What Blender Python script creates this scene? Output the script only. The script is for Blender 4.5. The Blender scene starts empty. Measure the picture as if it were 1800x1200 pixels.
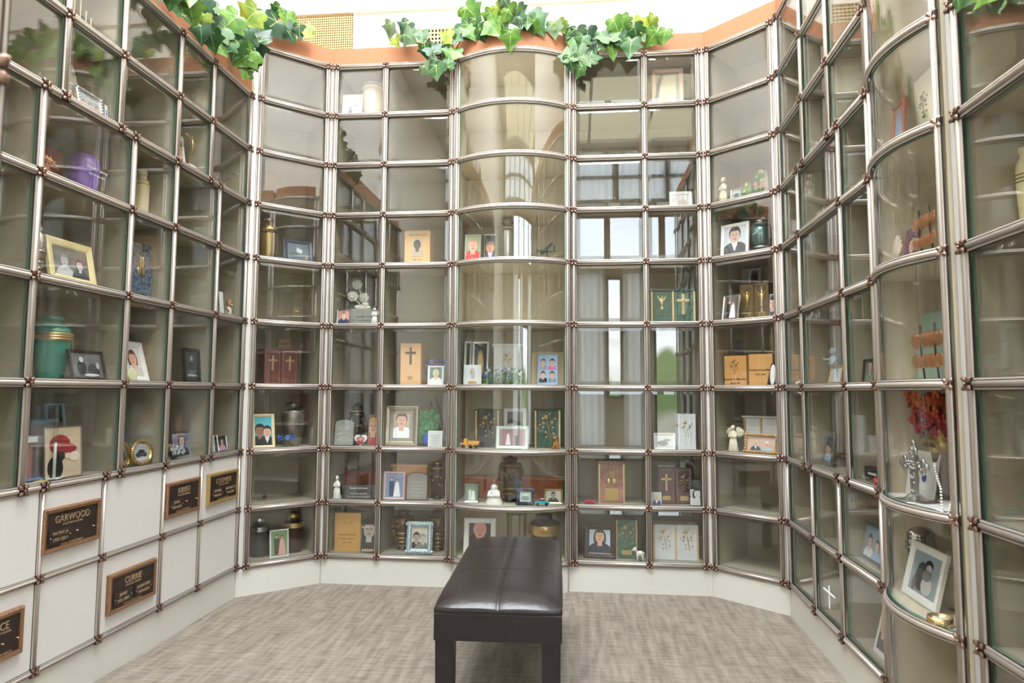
import bpy, math, random
from mathutils import Vector, Matrix, Euler
random.seed(7)
scene = bpy.context.scene
COL = scene.collection
PI = math.pi

# ------------------------------------------------------------------ camera
EYE = Vector((0.0, 0.0, 1.099))
CR = Vector((0.99521795, 0.09760171, 0.00389139))
CU = Vector((0.00349675, -0.07541172, 0.99714635))
CW = Vector((-0.09761665, 0.99236434, 0.07539239))
FPX = 1170.9
cam_data = bpy.data.cameras.new('camera')
cam = bpy.data.objects.new('camera', cam_data)
COL.objects.link(cam)
cam.matrix_world = Matrix(((CR.x, CU.x, -CW.x, EYE.x), (CR.y, CU.y, -CW.y, EYE.y), (CR.z, CU.z, -CW.z, EYE.z), (0, 0, 0, 1)))
cam_data.sensor_fit = 'HORIZONTAL'
cam_data.sensor_width = 36.0
cam_data.lens = FPX / 1800 * 36
cam_data.clip_start = 0.02
cam_data.dof.use_dof = True
cam_data.dof.focus_distance = 3.2
cam_data.dof.aperture_fstop = 4.5
scene.camera = cam

# ------------------------------------------------------------------ world, lights, exposure
scene.view_settings.view_transform = 'Standard'
scene.view_settings.look = 'None'
scene.view_settings.gamma = 1
scene.view_settings.use_curve_mapping = False
scene.view_settings.exposure = -0.22
scene.cycles.transparent_max_bounces = 24
scene.cycles.max_bounces = 9
scene.cycles.diffuse_bounces = 5
scene.cycles.glossy_bounces = 4
scene.cycles.sample_clamp_indirect = 6
scene.cycles.use_denoising = True

world = bpy.data.worlds.new('world')
scene.world = world
world.use_nodes = True
wn, wl = world.node_tree.nodes, world.node_tree.links
wn.clear()
w_out = wn.new('ShaderNodeOutputWorld'); w_bg = wn.new('ShaderNodeBackground')
w_tc = wn.new('ShaderNodeTexCoord'); w_sep = wn.new('ShaderNodeSeparateXYZ'); w_ramp = wn.new('ShaderNodeValToRGB')
w_noise = wn.new('ShaderNodeTexNoise'); w_noise.inputs['Scale'].default_value = 9
w_add = wn.new('ShaderNodeMath'); w_add.operation = 'MULTIPLY_ADD'; w_add.inputs[1].default_value = -0.35
wl.new(w_tc.outputs['Generated'], w_sep.inputs[0]); wl.new(w_tc.outputs['Generated'], w_noise.inputs['Vector'])
wl.new(w_noise.outputs['Fac'], w_add.inputs[0]); wl.new(w_sep.outputs['Z'], w_add.inputs[2])
w_map = wn.new('ShaderNodeMapRange'); w_map.inputs['From Min'].default_value = -0.6; w_map.inputs['From Max'].default_value = 0.6
wl.new(w_add.outputs[0], w_map.inputs['Value']); wl.new(w_map.outputs[0], w_ramp.inputs[0])
e = w_ramp.color_ramp.elements
e[0].position = 0.0; e[0].color = (0.32, 0.31, 0.27, 1)
e[1].position = 1.0; e[1].color = (0.62, 0.80, 1.0, 1)
for p_, c_ in ((0.30, (0.36, 0.36, 0.30, 1)), (0.33, (0.10, 0.17, 0.06, 1)), (0.385, (0.14, 0.22, 0.08, 1)), (0.41, (0.95, 0.97, 1.0, 1)), (0.6, (0.80, 0.90, 1.0, 1))):
    n_ = w_ramp.color_ramp.elements.new(p_); n_.color = c_
wl.new(w_ramp.outputs[0], w_bg.inputs['Color']); wl.new(w_bg.outputs[0], w_out.inputs[0])
w_bg.inputs['Strength'].default_value = 11.0

def area(name, loc, rot, sx, sy, power, col=(1, 1, 1), portal=False):
    l = bpy.data.lights.new(name, 'AREA'); l.shape = 'RECTANGLE'; l.size = sx; l.size_y = sy
    l.energy = power; l.color = col
    if portal: l.cycles.is_portal = True
    o = bpy.data.objects.new(name, l); COL.objects.link(o); o.location = loc; o.rotation_euler = rot
    return o
ROOF = 5.20
# daylight through the roof light, and through the glazed walls behind and right of the visitor
area('skylight_daylight', (-0.4, 1.2, ROOF + 0.28), (0, 0, 0), 2.6, 2.6, 370, (1.0, 0.985, 0.96))
for n_, loc_, rot_, a_, b_ in (('roof', (0.65, -2.05, 5.3), (0, 0, 0), 4.5, 2.3), ('front', (0.02, -3.5, 1.65), (PI / 2, 0, PI), 0.88, 2.9), ('front', (0.99, -3.5, 1.65), (PI / 2, 0, PI), 0.46, 2.9), ('front', (2.67, -3.5, 1.65), (PI / 2, 0, PI), 1.06, 2.9), ('front', (0.65, -3.5, 4.7), (PI / 2, 0, PI), 5.1, 0.84), ('front', (1.4, -3.5, 3.65), (PI / 2, 0, PI), 3.6, 0.8), ('front', (0.61, -3.5, 2.0), (PI / 2, 0, PI), 0.26, 2.0),
                               ('front', (1.675, -3.5, 1.15), (PI / 2, 0, PI), 0.85, 2.1), ('right', (3.5, -1.6, 1.9), (PI / 2, 0, -PI / 2), 2.0, 1.4)):
    area('window_portal', loc_, rot_, a_, b_, 1, portal=True)

# ------------------------------------------------------------------ materials
def lin(c):
    return tuple(((v / 255) / 12.92 if v / 255 <= 0.04045 else ((v / 255 + 0.055) / 1.055) ** 2.4) for v in c) + (1,)
_mc = {}
def mat(name, c, rough=0.5, metal=0.0, coat=0.0, sss=0.0, trans=0.0, bump=0.0, bscale=60, spots=None, sscale=30, smix=0.5):
    key = (name, c, rough, metal)
    if key in _mc: return _mc[key]
    m = bpy.data.materials.new(name); m.use_nodes = True
    n, l = m.node_tree.nodes, m.node_tree.links
    b = n['Principled BSDF']
    b.inputs['Base Color'].default_value = lin(c)
    b.inputs['Roughness'].default_value = rough
    b.inputs['Metallic'].default_value = metal
    if coat: b.inputs['Coat Weight'].default_value = coat
    if trans: b.inputs['Transmission Weight'].default_value = trans
    tc = None
    if spots or bump:
        tc = n.new('ShaderNodeTexCoord')
    if spots:
        no = n.new('ShaderNodeTexNoise'); no.inputs['Scale'].default_value = sscale; no.inputs['Detail'].default_value = 6
        l.new(tc.outputs['Object'], no.inputs['Vector'])
        r = n.new('ShaderNodeValToRGB')
        r.color_ramp.elements[0].position = 0.5 - 0.25 * smix; r.color_ramp.elements[0].color = lin(c)
        r.color_ramp.elements[1].position = 0.5 + 0.25 * smix; r.color_ramp.elements[1].color = lin(spots)
        l.new(no.outputs['Fac'], r.inputs[0]); l.new(r.outputs[0], b.inputs['Base Color'])
    if bump:
        nb = n.new('ShaderNodeTexNoise'); nb.inputs['Scale'].default_value = bscale; nb.inputs['Detail'].default_value = 4
        l.new(tc.outputs['Object'], nb.inputs['Vector'])
        bp = n.new('ShaderNodeBump'); bp.inputs['Strength'].default_value = bump; bp.inputs['Distance'].default_value = 0.01
        l.new(nb.outputs['Fac'], bp.inputs['Height']); l.new(bp.outputs[0], b.inputs['Normal'])
    _mc[key] = m
    return m

def glass_mat(name, tint, f0=0.05, rough=0.0):
    m = bpy.data.materials.new(name); m.use_nodes = True
    n, l = m.node_tree.nodes, m.node_tree.links
    n.clear()
    out = n.new('ShaderNodeOutputMaterial'); mix = n.new('ShaderNodeMixShader')
    tr = n.new('ShaderNodeBsdfTransparent'); gl = n.new('ShaderNodeBsdfGlossy')
    tr.inputs[0].default_value = tint; gl.inputs['Roughness'].default_value = rough
    g = n.new('ShaderNodeNewGeometry'); dot = n.new('ShaderNodeVectorMath'); dot.operation = 'DOT_PRODUCT'
    l.new(g.outputs['Normal'], dot.inputs[0]); l.new(g.outputs['Incoming'], dot.inputs[1])
    a = n.new('ShaderNodeMath'); a.operation = 'ABSOLUTE'; l.new(dot.outputs['Value'], a.inputs[0])
    s = n.new('ShaderNodeMath'); s.operation = 'SUBTRACT'; s.inputs[0].default_value = 1; l.new(a.outputs[0], s.inputs[1])
    p = n.new('ShaderNodeMath'); p.operation = 'POWER'; p.inputs[1].default_value = 5; l.new(s.outputs[0], p.inputs[0])
    q = n.new('ShaderNodeMath'); q.operation = 'MULTIPLY_ADD'; q.inputs[1].default_value = 1 - f0; q.inputs[2].default_value = f0
    l.new(p.outputs[0], q.inputs[0]); l.new(q.outputs[0], mix.inputs[0])
    l.new(tr.outputs[0], mix.inputs[1]); l.new(gl.outputs[0], mix.inputs[2]); l.new(mix.outputs[0], out.inputs[0])
    return m

GLASS = glass_mat('clear_bevelled_glass', (0.985, 0.992, 0.987, 1), 0.078)
GLASS_EDGE = mat('green_glass_edge', (60, 120, 100), 0.15)
WINGLASS = glass_mat('window_glass', (0.97, 0.98, 0.98, 1), 0.04)
CRYSTAL = glass_mat('crystal_glass', (0.93, 0.96, 0.96, 1), 0.13)
BRONZE = mat('champagne_bronze_metal', (196, 186, 177), 0.38, 0.62)
FILL = mat('satin_grey_metal', (206, 204, 200), 0.5, 0.3)
ROS = mat('antique_copper', (146, 118, 104), 0.34, 0.75)
ROSD = mat('dark_copper', (62, 44, 38), 0.45, 0.7)
NICHE = mat('beige_niche_laminate', (163, 154, 135), 0.6)
BAYIN = mat('light_beige_bay_laminate', (214, 204, 182), 0.6)
SHELF = mat('beige_shelf_laminate', (165, 156, 138), 0.55)
TERRA = mat('terracotta_paint', (176, 116, 80), 0.65)
MARBLE = mat('cream_marble', (216, 213, 209), 0.28, spots=(209, 205, 200), sscale=5, smix=1.6)
PLINTH = mat('cream_stone_plinth', (210, 208, 200), 0.4, spots=(203, 200, 191), sscale=4, smix=1.6)
WALLW = mat('cream_wall_paint', (248, 243, 234), 0.8)
CEIL = mat('white_ceiling_paint', (240, 238, 232), 0.85)
GRILLE = mat('cream_grille_metal', (200, 176, 128), 0.5)
DUCT_SHADE = mat('painted_duct_shade', (18, 13, 9), 0.9)
WOODT = mat('brown_window_timber', (120, 86, 58), 0.5)
MULL = mat('dark_window_frame', (52, 54, 58), 0.4, 0.3)

# ------------------------------------------------------------------ mesh builder
class MB:
    def __init__(s):
        s.V = []; s.F = []; s.I = []; s.S = []; s.mats = []; s.cur = 0; s.T = None; s.sm = False
    def m(s, material):
        if material not in s.mats: s.mats.append(material)
        s.cur = s.mats.index(material); return s
    def add(s, vs, fs, smooth=None):
        o = len(s.V)
        if s.T is not None: vs = [s.T @ Vector(v) for v in vs]
        s.V += [tuple(v) for v in vs]
        for f in fs:
            s.F.append(tuple(i + o for i in f)); s.I.append(s.cur); s.S.append(s.sm if smooth is None else smooth)
        return s
    def box(s, x0, x1, y0, y1, z0, z1):
        v = [(x0, y0, z0), (x1, y0, z0), (x1, y1, z0), (x0, y1, z0), (x0, y0, z1), (x1, y0, z1), (x1, y1, z1), (x0, y1, z1)]
        return s.add(v, [(0, 3, 2, 1), (4, 5, 6, 7), (0, 1, 5, 4), (1, 2, 6, 5), (2, 3, 7, 6), (3, 0, 4, 7)], False)
    def lathe(s, prof, cx=0, cy=0, cz=0, seg=24, sx=1, sy=1):
        vs = []; fs = []; n = len(prof)
        for i in range(seg):
            a = 2 * PI * i / seg
            for r, z in prof: vs.append((cx + r * math.cos(a) * sx, cy + r * math.sin(a) * sy, cz + z))
        for i in range(seg):
            j = (i + 1) % seg
            for k in range(n - 1):
                fs.append((i * n + k, j * n + k, j * n + k + 1, i * n + k + 1))
        return s.add(vs, fs, True)
    def ell(s, cx, cy, cz, rx, ry=None, rz=None, seg=10, rings=6):
        ry = rx if ry is None else ry; rz = rx if rz is None else rz
        prof = [(math.sin(PI * k / rings), -math.cos(PI * k / rings)) for k in range(rings + 1)]
        vs = []; n = len(prof); fs = []
        for i in range(seg):
            a = 2 * PI * i / seg
            for r, z in prof: vs.append((cx + r * math.cos(a) * rx, cy + r * math.sin(a) * ry, cz + z * rz))
        for i in range(seg):
            j = (i + 1) % seg
            for k in range(n - 1): fs.append((i * n + k, j * n + k, j * n + k + 1, i * n + k + 1))
        return s.add(vs, fs, True)
    def tube(s, pts, r, seg=8, cap=True):
        pts = [Vector(p) for p in pts]; n = len(pts)
        rs = r if isinstance(r, (list, tuple)) else [r] * n
        vs = []; fs = []; up = None
        for i, p in enumerate(pts):
            t = (pts[min(i + 1, n - 1)] - pts[max(i - 1, 0)]).normalized()
            if up is None:
                up = Vector((0, 0, 1)) if abs(t.z) < 0.9 else Vector((1, 0, 0))
            a = t.cross(up)
            if a.length < 1e-6: a = t.cross(Vector((1, 0, 0.3)))
            a.normalize(); b = a.cross(t).normalized(); up = b
            for k in range(seg):
                q = 2 * PI * k / seg
                vs.append(p + (a * math.cos(q) + b * math.sin(q)) * rs[i])
        for i in range(n - 1):
            for k in range(seg):
                j = (k + 1) % seg
                fs.append((i * seg + k, i * seg + j, (i + 1) * seg + j, (i + 1) * seg + k))
        if cap:
            fs.append(tuple(range(seg))[::-1]); fs.append(tuple((n - 1) * seg + k for k in range(seg)))
        return s.add(vs, fs, True)
    def prism(s, pts, y0, y1, smooth=False):        # pts: xz outline, counter-clockwise seen from -y
        n = len(pts)
        vs = [(x, y0, z) for x, z in pts] + [(x, y1, z) for x, z in pts]
        fs = [tuple(range(n)), tuple(range(2 * n - 1, n - 1, -1))]
        s.add(vs, fs, False)
        return s.add(vs, [((i + 1) % n, i, n + i, n + (i + 1) % n) for i in range(n)], smooth)
    def flat(s, pts, y):
        return s.add([(x, y, z) for x, z in pts], [tuple(range(len(pts)))], False)
    def disc(s, cx, cz, rx, rz, y, n=16, clip=None, a0=0, a1=2 * PI):
        pts = []
        for i in range(n + (0 if a1 - a0 > 6.2 else 1)):
            a = a0 + (a1 - a0) * i / n
            pts.append((cx + rx * math.cos(a), cz + rz * math.sin(a)))
        if clip:
            pts = [(min(max(x, clip[0]), clip[1]), min(max(z, clip[2]), clip[3])) for x, z in pts]
        return s.flat(pts, y)
    def ring(s, loops):                              # loops: (half-width x0,x1,z0,z1,y)
        vs = []; fs = []
        for x0, x1, z0, z1, y in loops: vs += [(x0, y, z0), (x1, y, z0), (x1, y, z1), (x0, y, z1)]
        for i in range(len(loops) - 1):
            for k in range(4):
                j = (k + 1) % 4
                fs.append((i * 4 + k, i * 4 + j, i * 4 + 4 + j, i * 4 + 4 + k))
        return s.add(vs, fs, False)
    def sweep(s, path, prof, closed_ends=True):      # path: list of (pos, side, out) frames; prof: (across, proud)
        vs = []; fs = []; n = len(prof)
        for p, a, o in path:
            for x, y in prof: vs.append(p + a * x + o * y)
        for i in range(len(path) - 1):
            for k in range(n):
                j = (k + 1) % n
                fs.append((i * n + k, i * n + j, (i + 1) * n + j, (i + 1) * n + k))
        if closed_ends: fs.append(tuple(range(n))[::-1]); fs.append(tuple((len(path) - 1) * n + k for k in range(n)))
        main = s.cur; s.m(GASK_SHADE); dk = s.cur; s.cur = main; o = len(s.F)
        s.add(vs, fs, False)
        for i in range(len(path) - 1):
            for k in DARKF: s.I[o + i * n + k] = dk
        for i in range(len(path) - 1):
            for k in range(7, 13): s.S[o + i * n + k] = True
        return s
    def obj(s, name, parent=None, bevel=0, subsurf=0, loc=None):
        me = bpy.data.meshes.new(name); me.from_pydata(s.V, [], s.F); me.update()
        for mm in s.mats: me.materials.append(mm)
        me.polygons.foreach_set('material_index', s.I)
        me.polygons.foreach_set('use_smooth', s.S)
        o = bpy.data.objects.new(name, me); COL.objects.link(o)
        if parent: o.parent = parent
        if loc is not None: o.location = loc
        if bevel:
            b = o.modifiers.new('bevel', 'BEVEL'); b.width = bevel; b.segments = 2; b.limit_method = 'ANGLE'
        if subsurf:
            b = o.modifiers.new('sub', 'SUBSURF'); b.levels = subsurf; b.render_levels = subsurf
        return o

def tag(o, label=None, cat=None, group=None, kind=None):
    if label: o['label'] = label
    if cat: o['category'] = cat
    if group: o['group'] = group
    if kind: o['kind'] = kind
    return o
def thing(name, M, label, cat, group=None):
    o = bpy.data.objects.new(name, None); COL.objects.link(o); o.matrix_world = M; o.empty_display_size = 0.02
    return tag(o, label, cat, group)
def struct(name, mb, **k):
    return tag(mb.obj(name, **k), kind='structure')

def text(parent, s, size, material, x, z, y, name='lettering', align='CENTER', ext=0.0008, sx=1.0):
    c = bpy.data.curves.new(name, 'FONT'); c.body = s; c.size = size; c.align_x = align; c.extrude = ext; c.resolution_u = 2
    t = bpy.data.objects.new(name, c); COL.objects.link(t)
    dg = bpy.context.evaluated_depsgraph_get()
    me = bpy.data.meshes.new_from_object(t.evaluated_get(dg)); me.name = name
    bpy.data.objects.remove(t)
    me.transform(Matrix.Translation((x, y, z)) @ Matrix.Rotation(PI / 2, 4, 'X') @ Matrix.Scale(sx, 4, (1, 0, 0)))
    me.materials.clear(); me.materials.append(material)
    o = bpy.data.objects.new(name, me); COL.objects.link(o); o.parent = parent
    return o

# ------------------------------------------------------------------ niche banks: frames and levels
ZL = [v - 0.042 for v in (3.100, 2.796, 2.491, 2.186, 1.881, 1.524, 1.166, 0.810, 0.503, 0.199)]
def frame(p0, p1):
    ex = Vector((p1[0] - p0[0], p1[1] - p0[1], 0)); L = ex.length; ex.normalize()
    n = Vector((-ex.y, ex.x, 0))
    return Matrix(((ex.x, n.x, 0, p0[0]), (ex.y, n.y, 0, p0[1]), (0, 0, 1, 0), (0, 0, 0, 1))), L
BK = {}
for k_, a_, b_ in (('L', (-1.822, 0.0), (-1.822, 3.478)), ('A', (-1.785, 3.514), (-1.492, 3.775)), ('B', (-1.449, 3.79), (-0.734, 3.79)),
                   ('C', (-0.700, 3.77), (-0.054, 3.77)), ('D', (-0.018, 3.79), (0.694, 3.79)), ('E', (0.740, 3.776), (1.024, 3.520)),
                   ('R', (1.043, 3.470), (1.010, 2.363)), ('F', (1.006, 2.330), (0.990, 1.886)), ('G', (1.014, 1.829), (1.014, 0.70)),
                   ('K', (-0.914, 0.424), (-0.699, 0.707))):
    BK[k_] = frame(a_, b_)

def raydir(x, y): return CW + CR * ((x - 900) / FPX) - CU * ((y - 600) / FPX)
def hit(bank, x, y, d):
    Mi = BK[bank][0].inverted(); o = Mi @ EYE; v = Mi.to_3x3() @ raydir(x, y)
    t = (d - o.y) / v.y; q = o + v * t
    return q.x, q.z
UPL = [0.98, 1.36, 1.76, 2.1375, 2.431, 2.811, 3.090, 3.470]
GLL = [1.05, 1.47, 1.76, 2.048, 2.520, 2.815, 3.180, 3.470]
MBL = [0.98, 1.36, 1.76, 2.139, 2.438, 2.812, 3.107, 3.470]
COLS = {'L': lambda n: UPL if n <= 3 else GLL, 'A': lambda n: [0, .3924], 'B': lambda n: [0, .307, .715], 'C': lambda n: [0, .646], 'D': lambda n: [0, .407, .712], 'E': lambda n: [0, .3823],
        'R': lambda n: [0, .384, .724, 1.1075] if n <= 3 else [0, .291, .826, 1.1075] if n <= 7 else [0, .382, .714, 1.1075], 'F': lambda n: [0, .444], 'G': lambda n: [0, .40, .74, 1.13]}
def spot(bank, line, x0, x1, yt, d, rz=0, tilt=0, yb=None):
    zs = ZL[line] + 0.0105
    # base line in the picture at this depth, to read the width where the thing stands
    ym = yt + 25
    u0, _ = hit(bank, x0, ym, d); u1, _ = hit(bank, x1, ym, d); _, zt = hit(bank, (x0 + x1) / 2, yt, d)
    zb = zs if yb is None else hit(bank, (x0 + x1) / 2, yb, d)[1]
    a, b = min(u0, u1), max(u0, u1)
    cols = COLS[bank](line); c = (a + b) / 2
    lo = max([v for v in cols if v <= c] or [cols[0]]) + 0.013; hi = min([v for v in cols if v > c] or [cols[-1]]) - 0.013
    if a < lo: a = lo
    if b > hi: b = hi
    if b - a < 0.008: a, b = c - 0.006, c + 0.006
    u0, u1 = a, b
    if yb is None: zt = min(zt, ZL[line - 1] - 0.022)
    M = BK[bank][0] @ Matrix.Translation(((u0 + u1) / 2, d, zb)) @ Matrix.Rotation(math.radians(rz), 4, 'Z') @ Matrix.Rotation(math.radians(tilt), 4, 'X')
    return M, abs(u1 - u0), max(zt - zb, 0.01)

# ------------------------------------------------------------------ niche banks: hardware
def prof_rail(w=0.0165):
    k = w / 0.0165
    pts = [(-0.0165, 0), (-0.0165, 0.0035), (-0.0150, 0.0035), (-0.0145, 0.0065), (-0.0105, 0.0078), (-0.0098, 0.0035), (-0.0085, 0.0035)]
    for i in range(1, 8):
        a = PI - PI * i / 8
        pts.append((0.0085 * math.cos(a), 0.0040 + 0.0085 * math.sin(a)))
    pts += [(0.0085, 0.0035), (0.0098, 0.0035), (0.0105, 0.0078), (0.0145, 0.0065), (0.0150, 0.0035), (0.0165, 0.0035), (0.0165, 0)]
    return [(x * k, y) for x, y in pts]
PR, PS = prof_rail(), prof_rail(0.0115)
GASK_SHADE = mat('black_gasket_and_groove_shade', (26, 26, 26), 0.6)
DARKF = (0, 1, 5, 14, 18, 19)          # gasket faces, plus groove floors coloured black to stand for their shade

_ros = None
def rosette(parent, u, z, y=0.0, rz=0, scale=1.0):
    global _ros
    if _ros is None:
        b = MB().m(ROSD)
        b.box(-0.0162, 0.0162, -0.0135, -0.001, -0.0162, 0.0162)
        b.m(ROS)
        for q in range(4):
            a = PI / 4 + q * PI / 2
            ca, sa = math.cos(a), math.sin(a)
            def P(r, t, y): return (r * ca - t * sa, y, r * sa + t * ca)
            vs = [P(0.004, 0, -0.016), P(0.011, 0.0068, -0.0145), P(0.018, 0.0066, -0.0145), P(0.0258, 0, -0.0145), P(0.018, -0.0066, -0.0145), P(0.011, -0.0068, -0.0145), P(0.014, 0, -0.0215), P(0.020, 0, -0.021)]
            b.add(vs, [(0, 6, 1), (1, 6, 7, 2), (2, 7, 3), (3, 7, 4), (4, 7, 6, 5), (5, 6, 0)], True)
        b.ell(0, -0.019, 0, 0.0042, seg=8, rings=4)
        o = b.obj('rosette'); _ros = o.data
        o.parent = parent
    else:
        o = bpy.data.objects.new('rosette', _ros); COL.objects.link(o); o.parent = parent
    o.location = (u, y, z); o.rotation_euler = (0, 0, rz); o.scale = (scale,) * 3
    return o

def rail(parent, u0, u1, z, prof=PR, y=0.0, arc=None):
    b = MB().m(BRONZE)
    if arc is None:
        b.sweep([(Vector((u0, y, z)), Vector((0, 0, 1)), Vector((0, -1, 0))), (Vector((u1, y, z)), Vector((0, 0, 1)), Vector((0, -1, 0)))], prof)
    else:
        b.sweep([(Vector((p[0], p[1], z)), Vector((0, 0, 1)), Vector((p[2], p[3], 0))) for p in arc], prof)
    return b.obj('rail', parent)
def post(parent, u, z0, z1, prof=PR, y=0.0):
    b = MB().m(BRONZE)
    b.sweep([(Vector((u, y, z0)), Vector((1, 0, 0)), Vector((0, -1, 0))), (Vector((u, y, z1)), Vector((1, 0, 0)), Vector((0, -1, 0)))], prof)
    return b.obj('post', parent)
def pane(parent, u0, u1, z0, z1, y=0.003, t=0.008, bev=0.020):
    b = MB().m(GLASS)
    o = 0.0035
    L = [(u0, y + o, z0), (u1, y + o, z0), (u1, y + o, z1), (u0, y + o, z1)]
    I = [(u0 + bev, y, z0 + bev), (u1 - bev, y, z0 + bev), (u1 - bev, y, z1 - bev), (u0 + bev, y, z1 - bev)]
    B = [(p[0], y + t, p[2]) for p in L]
    b.add(L + I + B, [(4, 5, 6, 7), (0, 1, 5, 4), (1, 2, 6, 5), (2, 3, 7, 6), (3, 0, 4, 7), (8, 11, 10, 9)])
    b.m(GLASS_EDGE).add(L + B, [(0, 4, 5, 1), (1, 5, 6, 2), (2, 6, 7, 3), (3, 7, 4, 0)])
    return b.obj('glass_pane', parent)
def slab(parent, name, m, *a, bevel=0):
    return MB().m(m).box(*a).obj(name, parent, bevel)

DEP = 0.34
def bank(key, label, sections, fascia=None, plinth=True, ends=(0, 0), solid=(), slim=()):
    """sections: list of (line_top, line_bottom, [column positions])"""
    M, L = BK[key]
    r = thing('niche_cabinet', M, label, 'display cabinet')
    top, bot = sections[0][0], sections[-1][1]
    ul, ur = sections[0][2][0], sections[0][2][-1]
    lines = {}
    for lt, lb, cols in sections:
        marble = (lt, lb) in solid
        pf = PS if (lt, lb) in slim else PR
        hw = 0.0125 if (lt, lb) in slim else 0.018
        for u in cols:
            post(r, u, ZL[lb], ZL[lt], pf)
            if not marble and u not in (cols[0], cols[-1]):
                slab(r, 'partition', NICHE, u - 0.009, u + 0.009, 0.014, DEP, ZL[lb] + 0.009, ZL[lt] - 0.009)
        for ln in range(lt, lb + 1):
            lines.setdefault(ln, set()).update(cols)
        for ln in range(lt, lb):
            for a, b_ in zip(cols, cols[1:]):
                if marble:
                    slab(r, 'marble_panel', MARBLE, a + hw - 0.002, b_ - hw + 0.002, -0.002, 0.02, ZL[ln + 1] + hw - 0.004, ZL[ln] - hw + 0.004, bevel=0.0015)
                else:
                    pane(r, a + 0.0165, b_ - 0.0165, ZL[ln + 1] + 0.0165, ZL[ln] - 0.0165)
    for ln, us in lines.items():
        pf = PR
        for lt, lb, cols in sections:
            if lt < ln <= lb and (lt, lb) in slim: pf = PS
        rail(r, min(us), max(us), ZL[ln], pf, -0.0008)
        if not any(lt < ln < lb and (lt, lb) in solid for lt, lb, _ in sections) :
            if not (ln == bot and solid):
                slab(r, 'shelf', SHELF, ul - 0.004, ur + 0.004, 0.012, DEP, ZL[ln] - 0.009, ZL[ln] + 0.0095)
        for u in sorted(us):
            rosette(r, u, ZL[ln], -0.001, 0, 0.9 if pf is PS else 1.0)
    slab(r, 'back_panel', NICHE, ul - 0.01, ur + 0.01, DEP, DEP + 0.02, ZL[bot], ZL[top] + 0.01)
    for s_, u in ((-1, ul), (1, ur)):
        a, b_ = (u - 0.006, u + 0.006)
        slab(r, 'end_panel', NICHE, a, b_, 0.014, DEP, ZL[bot] + 0.0095, ZL[top])
    if plinth:
        slab(r, 'plinth', PLINTH, ul - ends[0], ur + ends[1], 0.0, 0.06, 0.0, ZL[bot] - 0.012)
    if fascia:
        slab(r, 'fascia', TERRA, ul - ends[0] - 0.003 * (ends[0] > 0), ur + ends[1] + 0.003 * (ends[1] > 0), 0.004, 0.03, ZL[top] + 0.015, ZL[top] + fascia)
        slab(r, 'top_panel', TERRA, ul - 0.01, ur + 0.01, 0.03, DEP + 0.02, ZL[top] + fascia - 0.03, ZL[top] + fascia - 0.012)
    return r
def filler(r, u0, u1, z0, z1, rz=0):
    return slab(r, 'filler_strip', FILL, u0, u1, -0.004, 0.012, z0, z1)

bl = bank('L', 'tall left wall cabinet of glass niches over cream marble niche fronts', [(1, 3, UPL), (3, 7, GLL), (7, 9, MBL)], fascia=0.125, solid=((7, 9),), slim=((7, 9),), ends=(0, 0.011))
ba = bank('A', 'narrow angled glass cabinet in the back left corner', [(0, 9, [0.0, 0.3924])], fascia=0.118, ends=(0.049, 0.022))
bb = bank('B', 'two column glass cabinet left of the curved bay', [(0, 9, [0.0, 0.307, 0.715])], fascia=0.118, ends=(0.0243, 0.0338))
bd = bank('D', 'two column glass cabinet right of the curved bay', [(0, 9, [0.0, 0.407, 0.712])], fascia=0.118, ends=(0.0357, 0.0303))
be = bank('E', 'narrow angled glass cabinet in the back right corner', [(0, 9, [0.0, 0.3823])], fascia=0.118, ends=(0.0205, 0.0268))
br = bank('R', 'right wall glass cabinet with offset columns beside the small bay', [(0, 3, [0, 0.384, 0.724, 1.1075]), (3, 7, [0, 0.291, 0.826, 1.1075]), (7, 9, [0, 0.382, 0.714, 1.1075])], fascia=0.118, ends=(0.0318, 0.0))
bg = bank('G', 'right wall glass cabinet nearest the viewer at the frame edge', [(0, 9, [0.0, 0.40, 0.74, 1.13])], fascia=0.118)
# filler strips in the corners
for r_, (u0_, u1_) in ((ba, (-0.040, -0.0166)), (ba, (0.409, 0.4142)), (bb, (-0.0243, -0.0166)), (bd, (0.7286, 0.7422)), (be, (-0.0203, -0.0166)), (be, (0.3989, 0.409)), (br, (-0.0318, -0.0166)), (bg, (-0.040, -0.0166))):
    filler(r_, u0_, u1_, ZL[9], ZL[0] + 0.02)

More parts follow.
